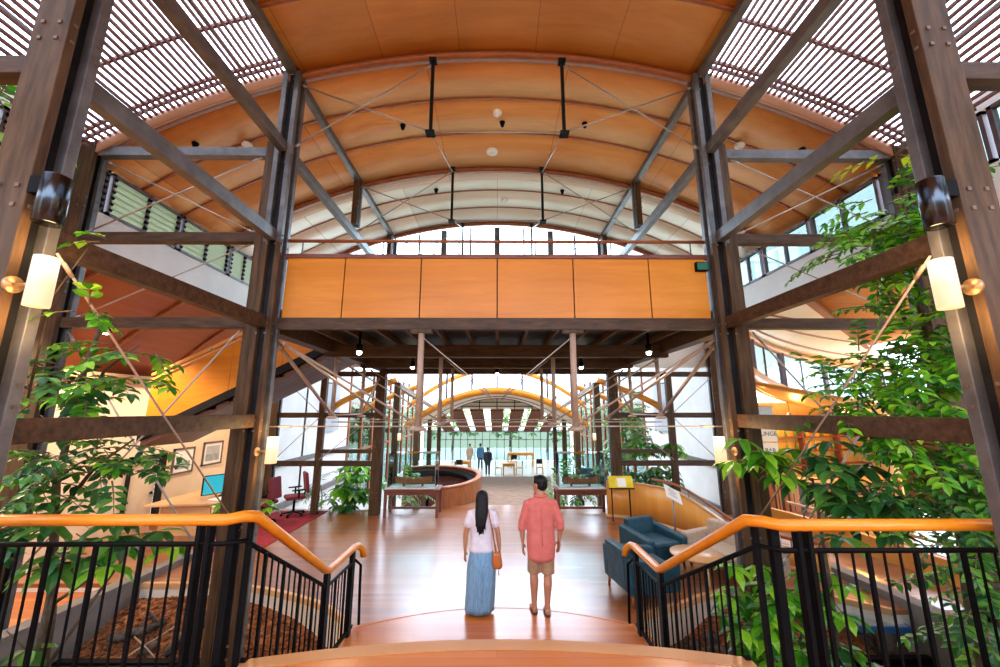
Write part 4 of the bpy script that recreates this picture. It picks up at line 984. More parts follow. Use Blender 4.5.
# boat displays
def display(s, x0, x1, y0, y1, nm):
    t = thing('display_table', f'dark red timber display table carrying the boat {nm}', 'table', ((x0+x1)/2,(y0+y1)/2,0))
    MB().box(x0,x1,y0,y1,.64,.69).build('table_top', M['red_wood'], t, bevel=.006)
    MB().box(x0+.06,x1-.06,y0+.05,y0+.08,.54,.64).build('apron', M['red_wood'], t)
    for x in (x0+.05,x1-.05):
        for y in (y0+.05,y1-.05): MB().box(x-.035,x+.035,y-.035,y+.035,0,.64).build('leg', M['red_wood'], t)
    MB().box(x0+.05,x1-.05,y1-.07,y1-.04,.08,.14).build('stretcher', M['red_wood'], t)
    q = thing('glass_case', f'clear glass case over the model boat {nm}', 'display case', ((x0+x1)/2,(y0+y1)/2,.69))
    a0, a1, b0, b1 = x0+.08, x1-.12, y0+.06, y1-.06
    MB().box(a0,a1,b0,b1,.69,.72).build('plinth', M['paper'], q)
    m = MB().box(a0,a1,b0,b0+.006,.72,1.58).box(a0,a1,b1-.006,b1,.72,1.58).box(a0,a0+.006,b0,b1,.72,1.58).box(a1-.006,a1,b0,b1,.72,1.58).box(a0,a1,b0,b1,1.58,1.586)
    m.build('panes', M['case_glass'], q)
    m = MB()
    for x in (a0,a1):
        for y in (b0,b1): m.box(x-.008,x+.008,y-.008,y+.008,.72,1.59)
    m.build('edge_strips', M['frame_grey'], q)
    # boat
    q = thing('model_boat', f'model timber boat in the glass case {nm}', 'boat', ((x0+x1)/2,(y0+y1)/2,.72))
    rows = []; L_ = (a1-a0)*.40; cx, cy = (a0+a1)/2, (b0+b1)/2
    for i in range(13):
        u = -1+2*i/12; wv = .12*(1-abs(u)**2.4)+.004; top = .20+.05*u*u; bot = .05+.06*abs(u)**3
        rows.append([(cx+u*L_, cy+wv*math.sin(a), (bot if abs(a)<.01 else bot+(top-bot)*(abs(a)/(PI/2))**1.5)+.72) for a in [(-PI/2)+PI*k/8 for k in range(9)]])
    MB().sheet(rows, -.012).build('hull', M['slat_wood'], q, True)
    for u in (-.4,0,.4): MB().cbox((cx+u*L_,cy,.72+.19),(.05,.2,.015)).build('thwart', M['slat_wood'], q)
    for u in (-.5,.5): MB().box(cx+u*L_-.02,cx+u*L_+.02,cy-.08,cy+.08,.72,.80).build('cradle', M['red_wood'], q)
display(-1, -2.95, -1.50, 10.75, 11.4, 'on the desk side')
display(1, 1.55, 2.96, 10.72, 11.37, 'on the armchair side')
# sunken bar: curved slatted wall
t = thing('curved_bar_wall', 'curved timber slatted wall round the sunken seating', 'low wall', (-2.5,14,-1.3))
cx, cy = -2.45, 13.9
def ell(a, k=0): return (cx+(1.85+k)*math.cos(a), cy+(2.4+k)*math.sin(a))
A0, A1 = -PI*.34, PI*1.04
arc = [ell(A0+A1*i/44) for i in range(45)]
MB().wall(arc, -1.3, .50, .06).build('backing', M['red_wood'], t, True)
for i in range(60):
    a = A0+A1*i/59; x, y = ell(a, .04)
    MB().cbox((x,y,-.38),(.05,.14,1.74),(0,0,math.atan2(2.4*math.sin(a)*1.0,1.85*math.cos(a)))).build('slat', M['slat_wood'], t)
MB().wall([ell(A0+A1*i/44,.0) for i in range(45)], .50, .56, .16).build('capping', M['slat_wood'], t, True)
MB().wall([ell(A0+A1*i/44,-.22) for i in range(45)], .22, .40, .26).build('dark_bench_back', M['black'], t, True)
q = thing('round_table', 'pale round table inside the sunken seating', 'table', (-2.3,13.7,-.9))
MB().lathe([(0,.0),(.5,.0),(.5,.04),(0,.04)], (-2.3,13.7,.05), 24).build('table_top', M['stone'], q, True); MB().tube([(-2.3,13.7,-1.3),(-2.3,13.7,.05)], .05, 10).build('pedestal', M['black'], q, True)
tag(MB().box(-1.68,-1.58,11.5,11.6,0,.62).box(-1.70,-1.56,11.48,11.62,.62,.66).build('end_post', M['black'], None, bevel=.006), 'black end post where the brick ramp meets the slatted wall', 'post', None, 'structure')

# ------------------------------------------------------------------ far hall
struct(MB().box(-6.4,6.4,17.9,18.1,5.0,5.25), 'trim_9', M['post_x'], 'head beam above the far arched clerestory', 'trim')
def az(x): return 3.75-.105*x*x*.9
t = thing('far_arch', 'orange timber arch spanning the far hall', 'arch', (0,18,2.5), None, 'structure')
rows = [[(x_, y, az(x_)-.32) for x_ in [-4.1+8.2*i/30 for i in range(31)]] for y in (17.9,18.15)]
MB().sheet(rows, .32).build('arch_beam', M['ply_panel'], t, True)
rows = [[(x_, y, az(x_)+.9) for x_ in [-4.4+8.8*i/30 for i in range(31)]] for y in (19.9,20.1)]
MB().sheet(rows, .24).build('upper_arch', M['ply_panel'], t, True)
m = MB()
for x_ in (-3.4,-2.3,-1.15,0,1.15,2.3,3.4): m.box(x_-.05,x_+.05,17.98,18.06,az(x_),5.05)
m.build('mullions', M['frame'], t)
rows = []
for y in (18.1,21.5,25.0): rows.append([(x_, y, az(x_)-.30) for x_ in [-4.0+8*i/24 for i in range(25)]])
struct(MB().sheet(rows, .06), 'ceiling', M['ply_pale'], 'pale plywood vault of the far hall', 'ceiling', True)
for y in (21.2,24.9):
    struct(MB().sheet([[(x_, yy, az(x_)-.34) for x_ in [-4.0+8*i/24 for i in range(25)]] for yy in (y-.03,y+.03)], .05), 'ceiling_rib', M['rib'], 'thin dark rib of the far vault, %s from the arch' % {19.5:'first',21.2:'second',23.0:'third',24.9:'fourth'}[y], 'ceiling rib', True)
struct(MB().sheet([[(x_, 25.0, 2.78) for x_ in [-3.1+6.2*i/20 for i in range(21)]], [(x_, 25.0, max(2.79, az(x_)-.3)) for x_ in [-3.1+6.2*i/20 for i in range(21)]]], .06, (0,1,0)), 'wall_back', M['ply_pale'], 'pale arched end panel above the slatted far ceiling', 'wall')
m = MB()
for x_ in (-2.2,-1.1,0,1.1,2.2): m.box(x_-.025,x_+.025,24.95,25.0,2.75,az(x_)-.3)
for z in (2.95,3.2): m.box(-2.6 if z<3 else -2.1,2.6 if z<3 else 2.1,24.95,25.0,z-.025,z+.025)
struct(m, 'trim_10', M['steel_dark'], 'dark bars on the pale arched end panel', 'trim')
t = thing('slatted_ceiling', 'sloping far ceiling of orange boards with bright gaps', 'ceiling', (0,29,2), None, 'structure')
for k in range(7):
    x_ = -3.9+1.3*k
    MB().add([(x_-.43,25.1,2.72),(x_+.43,25.1,2.72),(x_+.43,33,1.0),(x_-.43,33,1.0),(x_-.43,25.1,2.80),(x_+.43,25.1,2.80),(x_+.43,33,1.08),(x_-.43,33,1.08)], [(0,3,2,1),(4,5,6,7),(0,1,5,4),(1,2,6,5),(2,3,7,6),(3,0,4,7)]).build('board', M['far_board'], t)
for y,z in ((25.1,2.7),(27.7,2.13),(30.3,1.56),(33,.98)):
    MB().box(-4.8,4.8,y-.02,y+.02,z-.04,z+.0).build('cross_bar', M['steel_dark'], t)
# far glazing
t = thing('window_70', 'tall bright glazed end wall of the far dining room', 'window', (0,33.2,-1.3), None, 'structure')
m = MB()
for k in range(21): m.box(-6+.6*k-.03,-6+.6*k+.03,33.15,33.25,-1.3,1.1)
m.box(-6,6,33.15,33.25,.95,1.1).box(-6,6,33.15,33.25,.3,.36); m.build('frame', M['frame_grey'], t)
MB().box(-6,6,33.19,33.2,-1.3,1.0).build('pane', M['tinted'], t)
for s in (-1,1):
    nm = 'left' if s<0 else 'right'
    t = thing('window_%d' % (71 if s<0 else 72), 'glazed side wall of the far hall ' + side(s), 'window', (s*6.3,25,-1.3), None, 'structure')
    m = MB(); y = 17.0
    while y <= 33.01:
        m.box(s*6.3-.06,s*6.3+.06,y-.06,y+.06,-1.3,4.6); y += 1.6
    for z in (.95,3.0): m.box(s*6.3-.05,s*6.3+.05,17,33,z-.05,z+.05)
    m.build('frame', M['rib'], t); MB().box(s*6.3-.005,s*6.3+.005,17,33,-1.3,4.6).build('pane', M['tinted'], t)
    for y, nn in ((14.3,'first'),(18.0,'second'),(21.5,'third'),(25.0,'fourth')):
        q = thing('hall_column', f'{nn} dark column of the far hall {side(s)}', 'column', (s*3.6,y,-1.3), None, 'structure')
        MB().box(s*3.6-.11,s*3.6+.11,y-.11,y+.11,-1.3,3.7 if y<15 else az(3.6)-.3).build('shaft', M['post'], q, bevel=.008)
        MB().box(s*3.6-.17,s*3.6+.17,y-.17,y+.17,-1.3,-1.1).build('base', M['steel_dark'], q)
        if y in (14.3, 21.5):
            t2 = thing('wall_lamp', f'small glowing lamp on the {nn} far column {side(s)}', 'lamp', (s*3.45,y-.1,1.8))
            MB().lathe([(0,-.12),(.06,-.12),(.06,.12),(0,.12)], (s*3.42,y-.2,1.8), 12).build('shade', M['lamp_glow'], t2, True)
            MB().cbox((s*3.45,y-.12,1.8),(.05,.06,.05)).build('bracket', M['brass'], t2)
    tag(MB().bar((s*3.6,14.3,3.6),(s*3.6,25,2.6),.12,.2).build('timber_beam', M['post_x']), 'long beam along the far hall columns ' + side(s), 'beam', None, 'structure')
    # curved brackets in the far hall aisles
    for y in (18.05,):
        P = [(s*(6.25-2.7*i/12), y, 2.55+1.25*(i/12)**.75) for i in range(13)]
        tag(MB().tube(P, .12, 8).build('curved_rafter', M['ply_panel'], None, True), 'curved orange rafter rising to the far arch ' + side(s), 'rafter', None, 'structure')
        P = [(s*(6.25-2.4*i/12), y-3.0, 2.75+1.1*(i/12)**.75) for i in range(13)]
        tag(MB().tube(P, .12, 8).build('curved_rafter', M['ply_panel'], None, True), 'nearer curved orange rafter in the far hall ' + side(s), 'rafter', None, 'structure')
# far dining furniture
def dining_table(x, y, w_, d_, label, high=0):
    t = thing('dining_table', label, 'table', (x,y,-1.32)); z = -1.32+(1.0 if high else .74)
    MB().box(x-w_/2,x+w_/2,y-d_/2,y+d_/2,z-.05,z).build('table_top', M['ply_wall'], t)
    MB().box(x-w_/2+.05,x+w_/2-.05,y-d_/2+.03,y-d_/2+.06,z-.18,z-.05).build('apron', M['ply_wall'], t)
    for sx in (-1,1):
        for sy in (-1,1): MB().box(x+sx*(w_/2-.06)-.035,x+sx*(w_/2-.06)+.035,y+sy*(d_/2-.06)-.035,y+sy*(d_/2-.06)+.035,-1.32,z-.05).build('leg', M['ply_wall'], t)
dining_table(.75, 26.0, .8, .8, 'small orange wooden dining table at the foot of the ramp')
dining_table(1.7, 29.6, 1.9, .8, 'long orange wooden table before the bright end windows', 1)
dining_table(-2.3, 27.0, 1.0, .8, 'wooden dining table behind the dark clothed walkers')
dining_table(-2.6, 20.5, 1.6, .8, 'wooden table beyond the sunken seating', 1)
ch0 = None
def dining_chair(x, y, rz, label):
    global ch0
    if ch0 is None:
        t = thing('dining_chair', label, 'chair', (x,y,-1.32), 'wooden dining chairs in the far room'); L = dict(parent=t, local=False)
        MB().box(-.22,.22,-.22,.22,.42,.46).build('seat', M['ply_wall'], **L)
        MB().box(-.22,.22,.19,.22,.62,.92).build('backrest', M['steel_dark'], **L)
        for sx in (-1,1):
            MB().box(sx*.19-.02,sx*.19+.02,-.21,-.17,0,.42).build('leg', M['ply_wall'], **L)
            MB().box(sx*.19-.02,sx*.19+.02,.18,.22,0,.94).build('leg', M['ply_wall'], **L)
        ch0 = t
    else:
        t = copy_tree(ch0); t['label'] = label; t.location = (x,y,-1.32)
    t.rotation_euler.z = rz
dining_chair(2.75, 26.2, 0, 'wooden chair with dark back standing alone on the pale floor')
dining_chair(.10, 26.1, 1.57, 'wooden chair at the small table on its bar side')
dining_chair(1.42, 26.1, -1.57, 'wooden chair at the small table facing the lone chair')
dining_chair(-2.4, 26.2, 3.14, 'wooden chair at the table behind the walkers')
dining_chair(1.2, 29.0, 3.14, 'wooden chair pulled to the long table before the end windows')
t = thing('planter_trough', 'orange planter box at the end of the dining room ramp', 'planter', (4.4,23.85,-1.32))
MB().box(4.05,4.8,23.6,24.1,-1.32,-.98).build('trough', M['ply_panel'], t, bevel=.01); MB().box(4.1,4.75,23.66,24.04,-1.0,-.95).build('soil', M['soil'], t)
q = thing('dark_sofa', 'dark sofa beside the far hall column', 'sofa', (4.9,22.0,-1.32))
MB().box(4.4,6.0,21.7,22.4,-1.32,-.88).build('seat', M['navy'], q, bevel=.04); MB().box(4.4,6.0,22.3,22.6,-1.32,-.4).build('backrest', M['navy'], q, bevel=.04)
# ------------------------------------------------------------------ plants
def leaf(m, p, d, nrm, ln, wd, droop=.25):
    """pointed leaf folded along its midrib"""
    d = d.normalized(); s = d.cross(nrm)
    if s.length < 1e-3: s = d.orthogonal()
    s.normalize(); u = s.cross(d).normalized()
    a = p; b = p + d*ln*.35 - u*ln*.02; c = p + d*ln*.72 - u*ln*droop*.35; t = p + d*ln - u*ln*droop
    vs = [a, b+s*wd*.5+u*wd*.12, c+s*wd*.42+u*wd*.1, t, c-s*wd*.42+u*wd*.1, b-s*wd*.5+u*wd*.12, b, c]
    m.add(vs, [(0,6,1),(6,7,2,1),(7,3,2),(0,5,6),(6,5,4,7),(7,4,3)])
def frond(m, tw, p, d, ln, n, lf, wd, rnd, droop=.5):
    """pinnate spray: leaflets in pairs along a drooping stem"""
    pts = []; q = Vector(p); d = Vector(d).normalized()
    for i in range(n+1):
        pts.append(q.copy()); d = (d + Vector((0,0,-droop/n))).normalized(); q = q + d*ln/n
    tw.tube(pts, [.007*(1-.6*i/n) for i in range(n+1)], 4)
    for i in range(1, n+1):
        t = (pts[i]-pts[i-1]).normalized(); s = t.cross(Vector((0,0,1)))
        if s.length < .05: s = Vector((1,0,0))
        s.normalize(); up = s.cross(t)
        for sg in (-1,1):
            dd = s*sg*.9 + t*.55 + up*rnd.uniform(-.25,.2)
            leaf(m, pts[i], dd, up, lf*rnd.uniform(.75,1.15), wd*rnd.uniform(.8,1.1))
    leaf(m, pts[-1], d, Vector((0,0,1)), lf, wd)
def whorl(m, tw, p, d, ln, lf, wd, rnd, k=7):
    """umbrella spray: leaves radiating from the stalk tip"""
    e = Vector(p)+Vector(d).normalized()*ln; tw.tube([p, e], .006, 4)
    for i in range(k):
        a = 2*PI*i/k + rnd.uniform(-.2,.2)
        leaf(m, e, Vector((math.cos(a), math.sin(a), rnd.uniform(-.45,.05))), Vector((0,0,1)), lf*rnd.uniform(.8,1.15), wd, .35)
def plant(name, label, cat, base, stems, clumps, mats, seed, kind='frond', lf=.16, wd=.07, fl=.5, n=5, group=None):
    """stems: lists of points (trunk, branches); clumps: (centre, radii, sprays)"""
    rnd = random.Random(seed); t = thing(name, label, cat, base, group)
    for i, (pts, r) in enumerate(stems):
        MB().tube(pts, [r*(1-.6*k/(len(pts)-1)) for k in range(len(pts))], 7).build('trunk' if i == 0 else 'branch', M['bark'], t, True)
    bym = {}
    for c, r, cnt, *mt in clumps:
        mt = mt[0] if mt else mats[0]; m, tw = bym.setdefault(mt, (MB(), MB()))
        for k in range(cnt):
            v = Vector((rnd.gauss(0,1), rnd.gauss(0,1), rnd.gauss(0,1))).normalized()*rnd.random()**.5
            p = Vector(c)+Vector((v.x*r[0], v.y*r[1], v.z*r[2]))
            d = Vector((v.x+rnd.uniform(-.6,.6), v.y+rnd.uniform(-.8,.2), v.z*.5+rnd.uniform(-.3,.35)))
            if kind == 'frond': frond(m, tw, p, d, fl*rnd.uniform(.7,1.2), n, lf, wd, rnd)
            else: whorl(m, tw, p, d, fl*rnd.uniform(.3,.8), lf, wd, rnd)
    for mt, (m, tw) in bym.items():
        f = m.build('foliage', M[mt], t); tw.build('twigs', M['twig'], f, True, 0, False).location = (0,0,0)
        # twigs were built in world space: bring them under the foliage
        tw_o = f.children[0] if f.children else None
        if tw_o:
            tw_o['kind'] = 'stuff'
            off = Vector(base)
            for v in tw_o.data.vertices: v.co -= off
    return t
# big tree on the armchair side
plant('indoor_tree', 'tall leafy green tree with hanging pinnate leaves beside the bar', 'tree', (4.6,4.2,-.5),
  [([(4.6,4.2,-.6),(4.5,4.1,1.0),(4.55,4.0,2.6),(4.4,3.9,4.0),(4.3,3.8,5.0)], .05),
   ([(4.5,4.1,1.6),(4.0,3.9,2.3),(3.6,3.9,2.9)], .025), ([(4.5,4.0,3.2),(4.0,3.8,3.9),(3.7,3.7,4.3)], .022), ([(4.5,4.0,2.2),(5.0,3.9,2.8),(5.2,3.8,3.4)], .022)],
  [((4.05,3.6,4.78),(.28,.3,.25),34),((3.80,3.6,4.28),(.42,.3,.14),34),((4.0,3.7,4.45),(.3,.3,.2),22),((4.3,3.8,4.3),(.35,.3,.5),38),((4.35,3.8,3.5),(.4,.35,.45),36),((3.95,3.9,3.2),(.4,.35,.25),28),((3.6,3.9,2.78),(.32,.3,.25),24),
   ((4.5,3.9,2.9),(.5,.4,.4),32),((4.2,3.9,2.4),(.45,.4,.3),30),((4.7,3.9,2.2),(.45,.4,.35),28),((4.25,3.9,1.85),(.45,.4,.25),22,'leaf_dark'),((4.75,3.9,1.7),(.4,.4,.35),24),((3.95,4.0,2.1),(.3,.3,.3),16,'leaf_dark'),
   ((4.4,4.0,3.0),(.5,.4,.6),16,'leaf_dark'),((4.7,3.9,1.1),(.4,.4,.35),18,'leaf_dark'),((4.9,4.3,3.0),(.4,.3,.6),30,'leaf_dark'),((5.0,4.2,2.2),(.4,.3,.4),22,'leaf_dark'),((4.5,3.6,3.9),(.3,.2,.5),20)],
  ['leaf_bright'], 21, 'frond', .115, .052, .42, 6)
plant('climbing_vine', 'pale yellow leaf spray at the top of the landing column by the bar', 'plant', (3.95,3.4,4.9),
  [([(4.3,3.7,4.6),(4.1,3.5,5.0),(3.95,3.4,5.15)], .012)], [((3.98,3.4,5.2),(.12,.1,.05),4,'leaf_yellow')], ['leaf_yellow'], 5, 'frond', .13, .07, .35, 4)
plant('broad_leaf_plant', 'broad dark hanging leaves in front of the bar counter', 'plant', (3.4,4.6,-.5),
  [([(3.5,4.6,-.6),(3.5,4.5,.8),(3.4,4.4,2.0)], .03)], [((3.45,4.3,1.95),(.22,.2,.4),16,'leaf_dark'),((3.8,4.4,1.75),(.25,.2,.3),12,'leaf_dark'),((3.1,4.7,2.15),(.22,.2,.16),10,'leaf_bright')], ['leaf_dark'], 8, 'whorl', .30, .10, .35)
plant('garden_shrub', 'bright green shrub behind the sloping handrail by the armchair side column', 'shrub', (3.0,4.7,-.5),
  [([(2.95,4.7,-.6),(2.9,4.6,0),(2.8,4.6,.6)], .025),([(2.95,4.7,-.3),(3.2,4.6,.4),(3.3,4.5,.9)], .018)],
  [((2.85,4.6,.75),(.28,.2,.30),18),((3.1,4.5,.3),(.35,.25,.35),22),((3.35,4.4,.9),(.2,.2,.15),8),((3.5,4.4,.1),(.35,.2,.4),16,'leaf_dark'),((2.75,4.9,.2),(.2,.2,.3),9)], ['leaf_bright'], 14, 'whorl', .22, .10, .3)
plant('garden_shrub', 'loose green shrub beyond the kerb at the picture edge by the bar', 'shrub', (5.4,4.6,-.5),
  [([(5.5,4.6,-.6),(5.3,4.6,.4),(5.1,4.5,1.3)], .03)], [((5.15,4.5,1.0),(.4,.3,.35),22),((4.95,4.4,.55),(.3,.3,.3),12),((5.6,4.6,.6),(.35,.3,.5),20,'leaf_dark'),((5.7,4.5,1.5),(.4,.3,.4),20,'leaf_dark')], ['leaf_bright'], 15, 'frond', .13, .06, .4, 5)
# desk side
plant('umbrella_tree', 'tall dark leafed tree beside the landing column on the desk side', 'tree', (-4.3,4.3,-.5),
  [([(-4.3,4.3,-.6),(-4.25,4.2,.8),(-4.35,4.1,2.0),(-4.2,4.0,3.1),(-4.0,3.9,3.7)], .045),
   ([(-4.3,4.1,1.7),(-3.8,3.9,2.2),(-3.4,3.8,2.45)], .022),([(-4.3,4.1,2.6),(-3.9,3.9,3.1),(-3.5,3.8,3.35)], .018),([(-4.25,4.2,.9),(-3.7,3.9,1.2),(-3.4,3.9,1.5)], .018)],
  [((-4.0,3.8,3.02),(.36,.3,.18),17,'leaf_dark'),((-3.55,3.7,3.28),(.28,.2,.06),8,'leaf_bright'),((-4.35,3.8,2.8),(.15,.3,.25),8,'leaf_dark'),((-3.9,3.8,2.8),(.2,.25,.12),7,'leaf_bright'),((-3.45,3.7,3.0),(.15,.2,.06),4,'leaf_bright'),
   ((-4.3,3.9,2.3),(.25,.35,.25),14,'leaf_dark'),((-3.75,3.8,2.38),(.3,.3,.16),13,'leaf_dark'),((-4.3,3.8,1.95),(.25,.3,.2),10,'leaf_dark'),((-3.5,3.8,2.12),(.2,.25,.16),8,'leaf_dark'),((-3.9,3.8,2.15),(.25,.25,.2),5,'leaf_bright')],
  ['leaf_dark'], 31, 'frond', .125, .06, .36, 5)
plant('umbrella_shrub', 'lower umbrella leafed shrub behind the landing railing on the desk side', 'shrub', (-3.9,3.9,-.5),
  [([(-3.9,3.9,-.6),(-3.9,3.8,.5),(-3.8,3.7,1.3)], .03),([(-3.9,3.8,.4),(-3.5,3.7,1.0),(-3.2,3.7,1.5)], .02)],
  [((-4.0,3.7,1.62),(.35,.25,.14),7),((-3.35,3.7,1.58),(.3,.2,.12),6),((-3.2,3.8,1.5),(.15,.2,.08),3,'leaf_bright'),((-4.1,3.7,1.15),(.2,.2,.25),4)], ['leaf_dark'], 33, 'whorl', .24, .10, .3)
plant('garden_plant', 'small low green plant by the desk side garden column', 'plant', (-3.7,6.0,-.45),
  [([(-3.7,6.0,-.55),(-3.65,5.9,.4),(-3.6,5.9,1.2)], .012)], [((-3.6,5.9,1.35),(.25,.15,.08),5,'leaf_bright')], ['leaf_bright'], 34, 'whorl', .18, .08, .2)
plant('climbing_vine', 'small vine leaves on the landing column below the wall lamp on the desk side', 'plant', (-3.2,2.75,3.2),
  [([(-3.2,2.72,2.8),(-3.2,2.72,3.5),(-3.05,2.75,3.9)], .008)], [((-3.02,2.8,3.42),(.10,.08,.14),5,'leaf_bright'),((-2.98,2.8,3.98),(.05,.05,.06),2,'leaf_bright')], ['leaf_bright'], 36, 'frond', .10, .06, .16, 2)
plant('climbing_vine', 'green leaves at the wall top beside the high louvre windows', 'plant', (-5.6,3.8,5.2),
  [([(-5.7,4.0,-.6),(-5.75,4.0,2.5),(-5.7,3.9,4.9),(-5.7,3.9,5.6),(-5.6,3.8,6.1)], .02)], [((-5.6,3.8,6.0),(.3,.3,.45),24,'leaf_bright')], ['leaf_bright'], 37, 'frond', .15, .07, .35, 4)
# plants by the rear columns
plant('monstera_plant', 'big leafed bright green plant below the frame by the boat display on the desk side', 'plant', (-4.0,11.7,-1.3),
  [([(-4.1,11.9,-1.3),(-4.05,11.85,-.3),(-4.0,11.8,.4)], .04)], [((-3.95,11.6,.75),(.5,.3,.35),22,'leaf_bright'),((-4.2,11.7,.25),(.45,.3,.3),14,'leaf_dark')], ['leaf_bright'], 41, 'whorl', .36, .16, .4)
plant('tall_houseplant', 'tall leafy plant behind the rear column on the armchair side', 'plant', (3.9,12.2,-1.3),
  [([(4.0,12.3,-1.3),(3.95,12.25,.5),(3.9,12.2,2.4)], .05)], [((3.75,12.1,2.75),(.42,.3,.4),26,'leaf_out'),((3.9,12.1,1.9),(.45,.3,.5),26,'leaf_out'),((3.6,12.2,1.2),(.3,.3,.4),14,'leaf_dark')], ['leaf_out'], 42, 'frond', .2, .09, .5, 5)
plant('leafy_shrub', 'bright leafy shrub behind the curved amber wall', 'shrub', (4.6,11.9,-1.3),
  [([(4.6,12.0,-1.3),(4.6,11.9,.2),(4.6,11.8,1.0)], .04)], [((4.65,11.7,1.65),(.6,.3,.16),18,'leaf_bright'),((4.5,11.7,.95),(.7,.3,.35),26,'leaf_dark')], ['leaf_bright'], 43, 'whorl', .3, .12, .35)
plant('leafy_shrub', 'green shrub behind the boat display on the armchair side', 'shrub', (2.2,12.8,-1.3),
  [([(1.9,12.9,-1.3),(1.9,12.9,-.4),(1.9,12.8,.1)], .03)], [((2.0,12.8,.25),(.45,.3,.45),26,'leaf_out'),((2.7,12.8,.5),(.4,.3,.55),24,'leaf_dark')], ['leaf_out'], 44, 'frond', .16, .07, .4, 4)
plant('leafy_shrub', 'green shrub behind the boat display on the desk side', 'shrub', (-2.4,12.2,-1.3),
  [([(-2.3,12.1,-1.3),(-2.3,12.0,-.2),(-2.3,11.9,.3)], .03)], [((-2.5,11.85,.45),(.5,.2,.35),20,'leaf_out')], ['leaf_out'], 45, 'frond', .16, .07, .35, 4)
plant('potted_plant', 'small palm in the orange planter box', 'plant', (4.45,23.8,-1.0),
  [([(4.45,23.8,-1.0),(4.45,23.8,-.2)], .04)], [((4.45,23.8,.1),(.15,.15,.4),14,'leaf_out')], ['leaf_out'], 46, 'frond', .2, .08, .35, 4)
plant('corner_plant', 'thin leafed plant against the white wall by the red carpet', 'plant', (-5.0,11.9,-1.3),
  [([(-5.05,12.0,-1.3),(-5.05,12.0,.3),(-5.1,11.95,.6)], .02)], [((-5.15,11.95,.55),(.35,.15,.35),14,'leaf_dark')], ['leaf_dark'], 47, 'frond', .16, .035, .4, 4)
# trees outside the glass
def out_tree(x, y, h, r, label, seed):
    plant('garden_tree', label, 'tree', (x,y,-1.4), [([(x,y,-1.4),(x+.1,y,h*.3),(x,y,h*.6)], .14)],
      [((x,y,h*.55),(r,r,h*.38),46,'leaf_out'),((x,y,h*.2),(r*1.1,r,h*.2),22,'leaf_out')], ['leaf_out'], seed, 'whorl', .55, .26, 1.0, 4, 'trees outside the far hall')
out_tree(-9.5,19,5.5,1.8,'round green tree outside the glazed side by the sunken seating',51)
out_tree(-10,24,6,2.0,'green tree outside, second along the glazed side by the sunken seating',52)
out_tree(-9.2,29,5,1.9,'green tree outside, farthest along the glazed side by the sunken seating',53)
out_tree(9.5,20,5.5,1.8,'round green tree outside the glazed side by the dark sofa',54)
out_tree(10,26,6,2.0,'green tree outside, second along the glazed side by the dark sofa',55)
out_tree(-4.5,41,4.0,2.0,'green tree outside the bright end windows behind the walkers',56)
out_tree(1.5,46,3.6,2.0,'green tree outside the bright end windows behind the long table',57)
out_tree(5,40,4.2,2.0,'green tree outside the bright end windows behind the planter',58)
out_tree(-11.8,8.5,8.6,1.6,'tree crown seen through the louvre windows',59)
out_tree(15.5,6.5,9.5,1.8,'tree crown seen through the clear high windows',60)
# ------------------------------------------------------------------ people
SK = {}
def skin(name, col): 
    m = plain(name, col, .5, 0, .06, 9, .4); b = m.node_tree.nodes['Principled BSDF']; b.inputs['Subsurface Weight'].default_value = .08
    b.inputs['Subsurface Radius'].default_value = (.02,.008,.004); return m
SK['man'] = skin('tanned skin', (.44,.20,.11)); SK['woman'] = skin('warm skin', (.42,.19,.105))
M['shirt'] = plain('salmon linen shirt', (.58,.15,.125), .85, 0, .06, 14, .2, .25)
M['shorts'] = plain('khaki shorts', (.36,.22,.13), .85, 0, .10, 14, .2, .15)
M['tee'] = plain('white tee', (.66,.60,.66), .85, 0, .06, 14, .2, .15)
M['denim'] = plain('light denim skirt', (.17,.32,.47), .85, 0, .22, 12, .2, .25, (6,6,.7))
M['hair'] = plain('black hair', (.008,.006,.007), .5, 0, .4, 20, .2, .3, (5,5,.6))
M['leather'] = plain('tan leather', (.46,.13,.03), .5, 0, .18, 12)
M['sandal'] = plain('dark sandal', (.03,.025,.025), .6)
M['cloth_dark'] = plain('dark navy clothes', (.03,.04,.06), .8); M['cloth_blue'] = plain('blue clothes', (.05,.16,.30), .8); M['cloth_tan'] = plain('tan clothes', (.5,.33,.22), .8)

def fuse(mb, name, mat, parent, voxel, smooth=3, fac=.5):
    """one continuous surface grown from overlapping tapered tubes"""
    me = bpy.data.meshes.new(name); me.from_pydata([tuple(v) for v in mb.v], [], mb.f)
    bm = bmesh.new(); bm.from_mesh(me); bmesh.ops.recalc_face_normals(bm, faces=bm.faces); bm.to_mesh(me); bm.free()
    o = bpy.data.objects.new('tmp', me); C.objects.link(o)
    r = o.modifiers.new('r', 'REMESH'); r.mode = 'VOXEL'; r.voxel_size = voxel; r.use_smooth_shade = True
    if smooth:
        s_ = o.modifiers.new('s', 'SMOOTH'); s_.iterations = smooth; s_.factor = fac
    dg = bpy.context.evaluated_depsgraph_get()
    nm = bpy.data.meshes.new_from_object(o.evaluated_get(dg)); nm.name = name
    bpy.data.objects.remove(o)
    for p in nm.polygons: p.use_smooth = True
    nm.materials.clear(); nm.materials.append(mat)
    q = bpy.data.objects.new(name, nm); C.objects.link(q)
    if parent is not None: q.parent = parent
    return q
def limb(m, pts, rs, n=14, ends=True):
    m.tube(pts, rs, n)
    if ends:
        for p, r in ((pts[0], rs[0]), (pts[-1], rs[-1])):
            r = min(r) if isinstance(r, tuple) else r
            m.ball(p, r*.98, 12, 8)
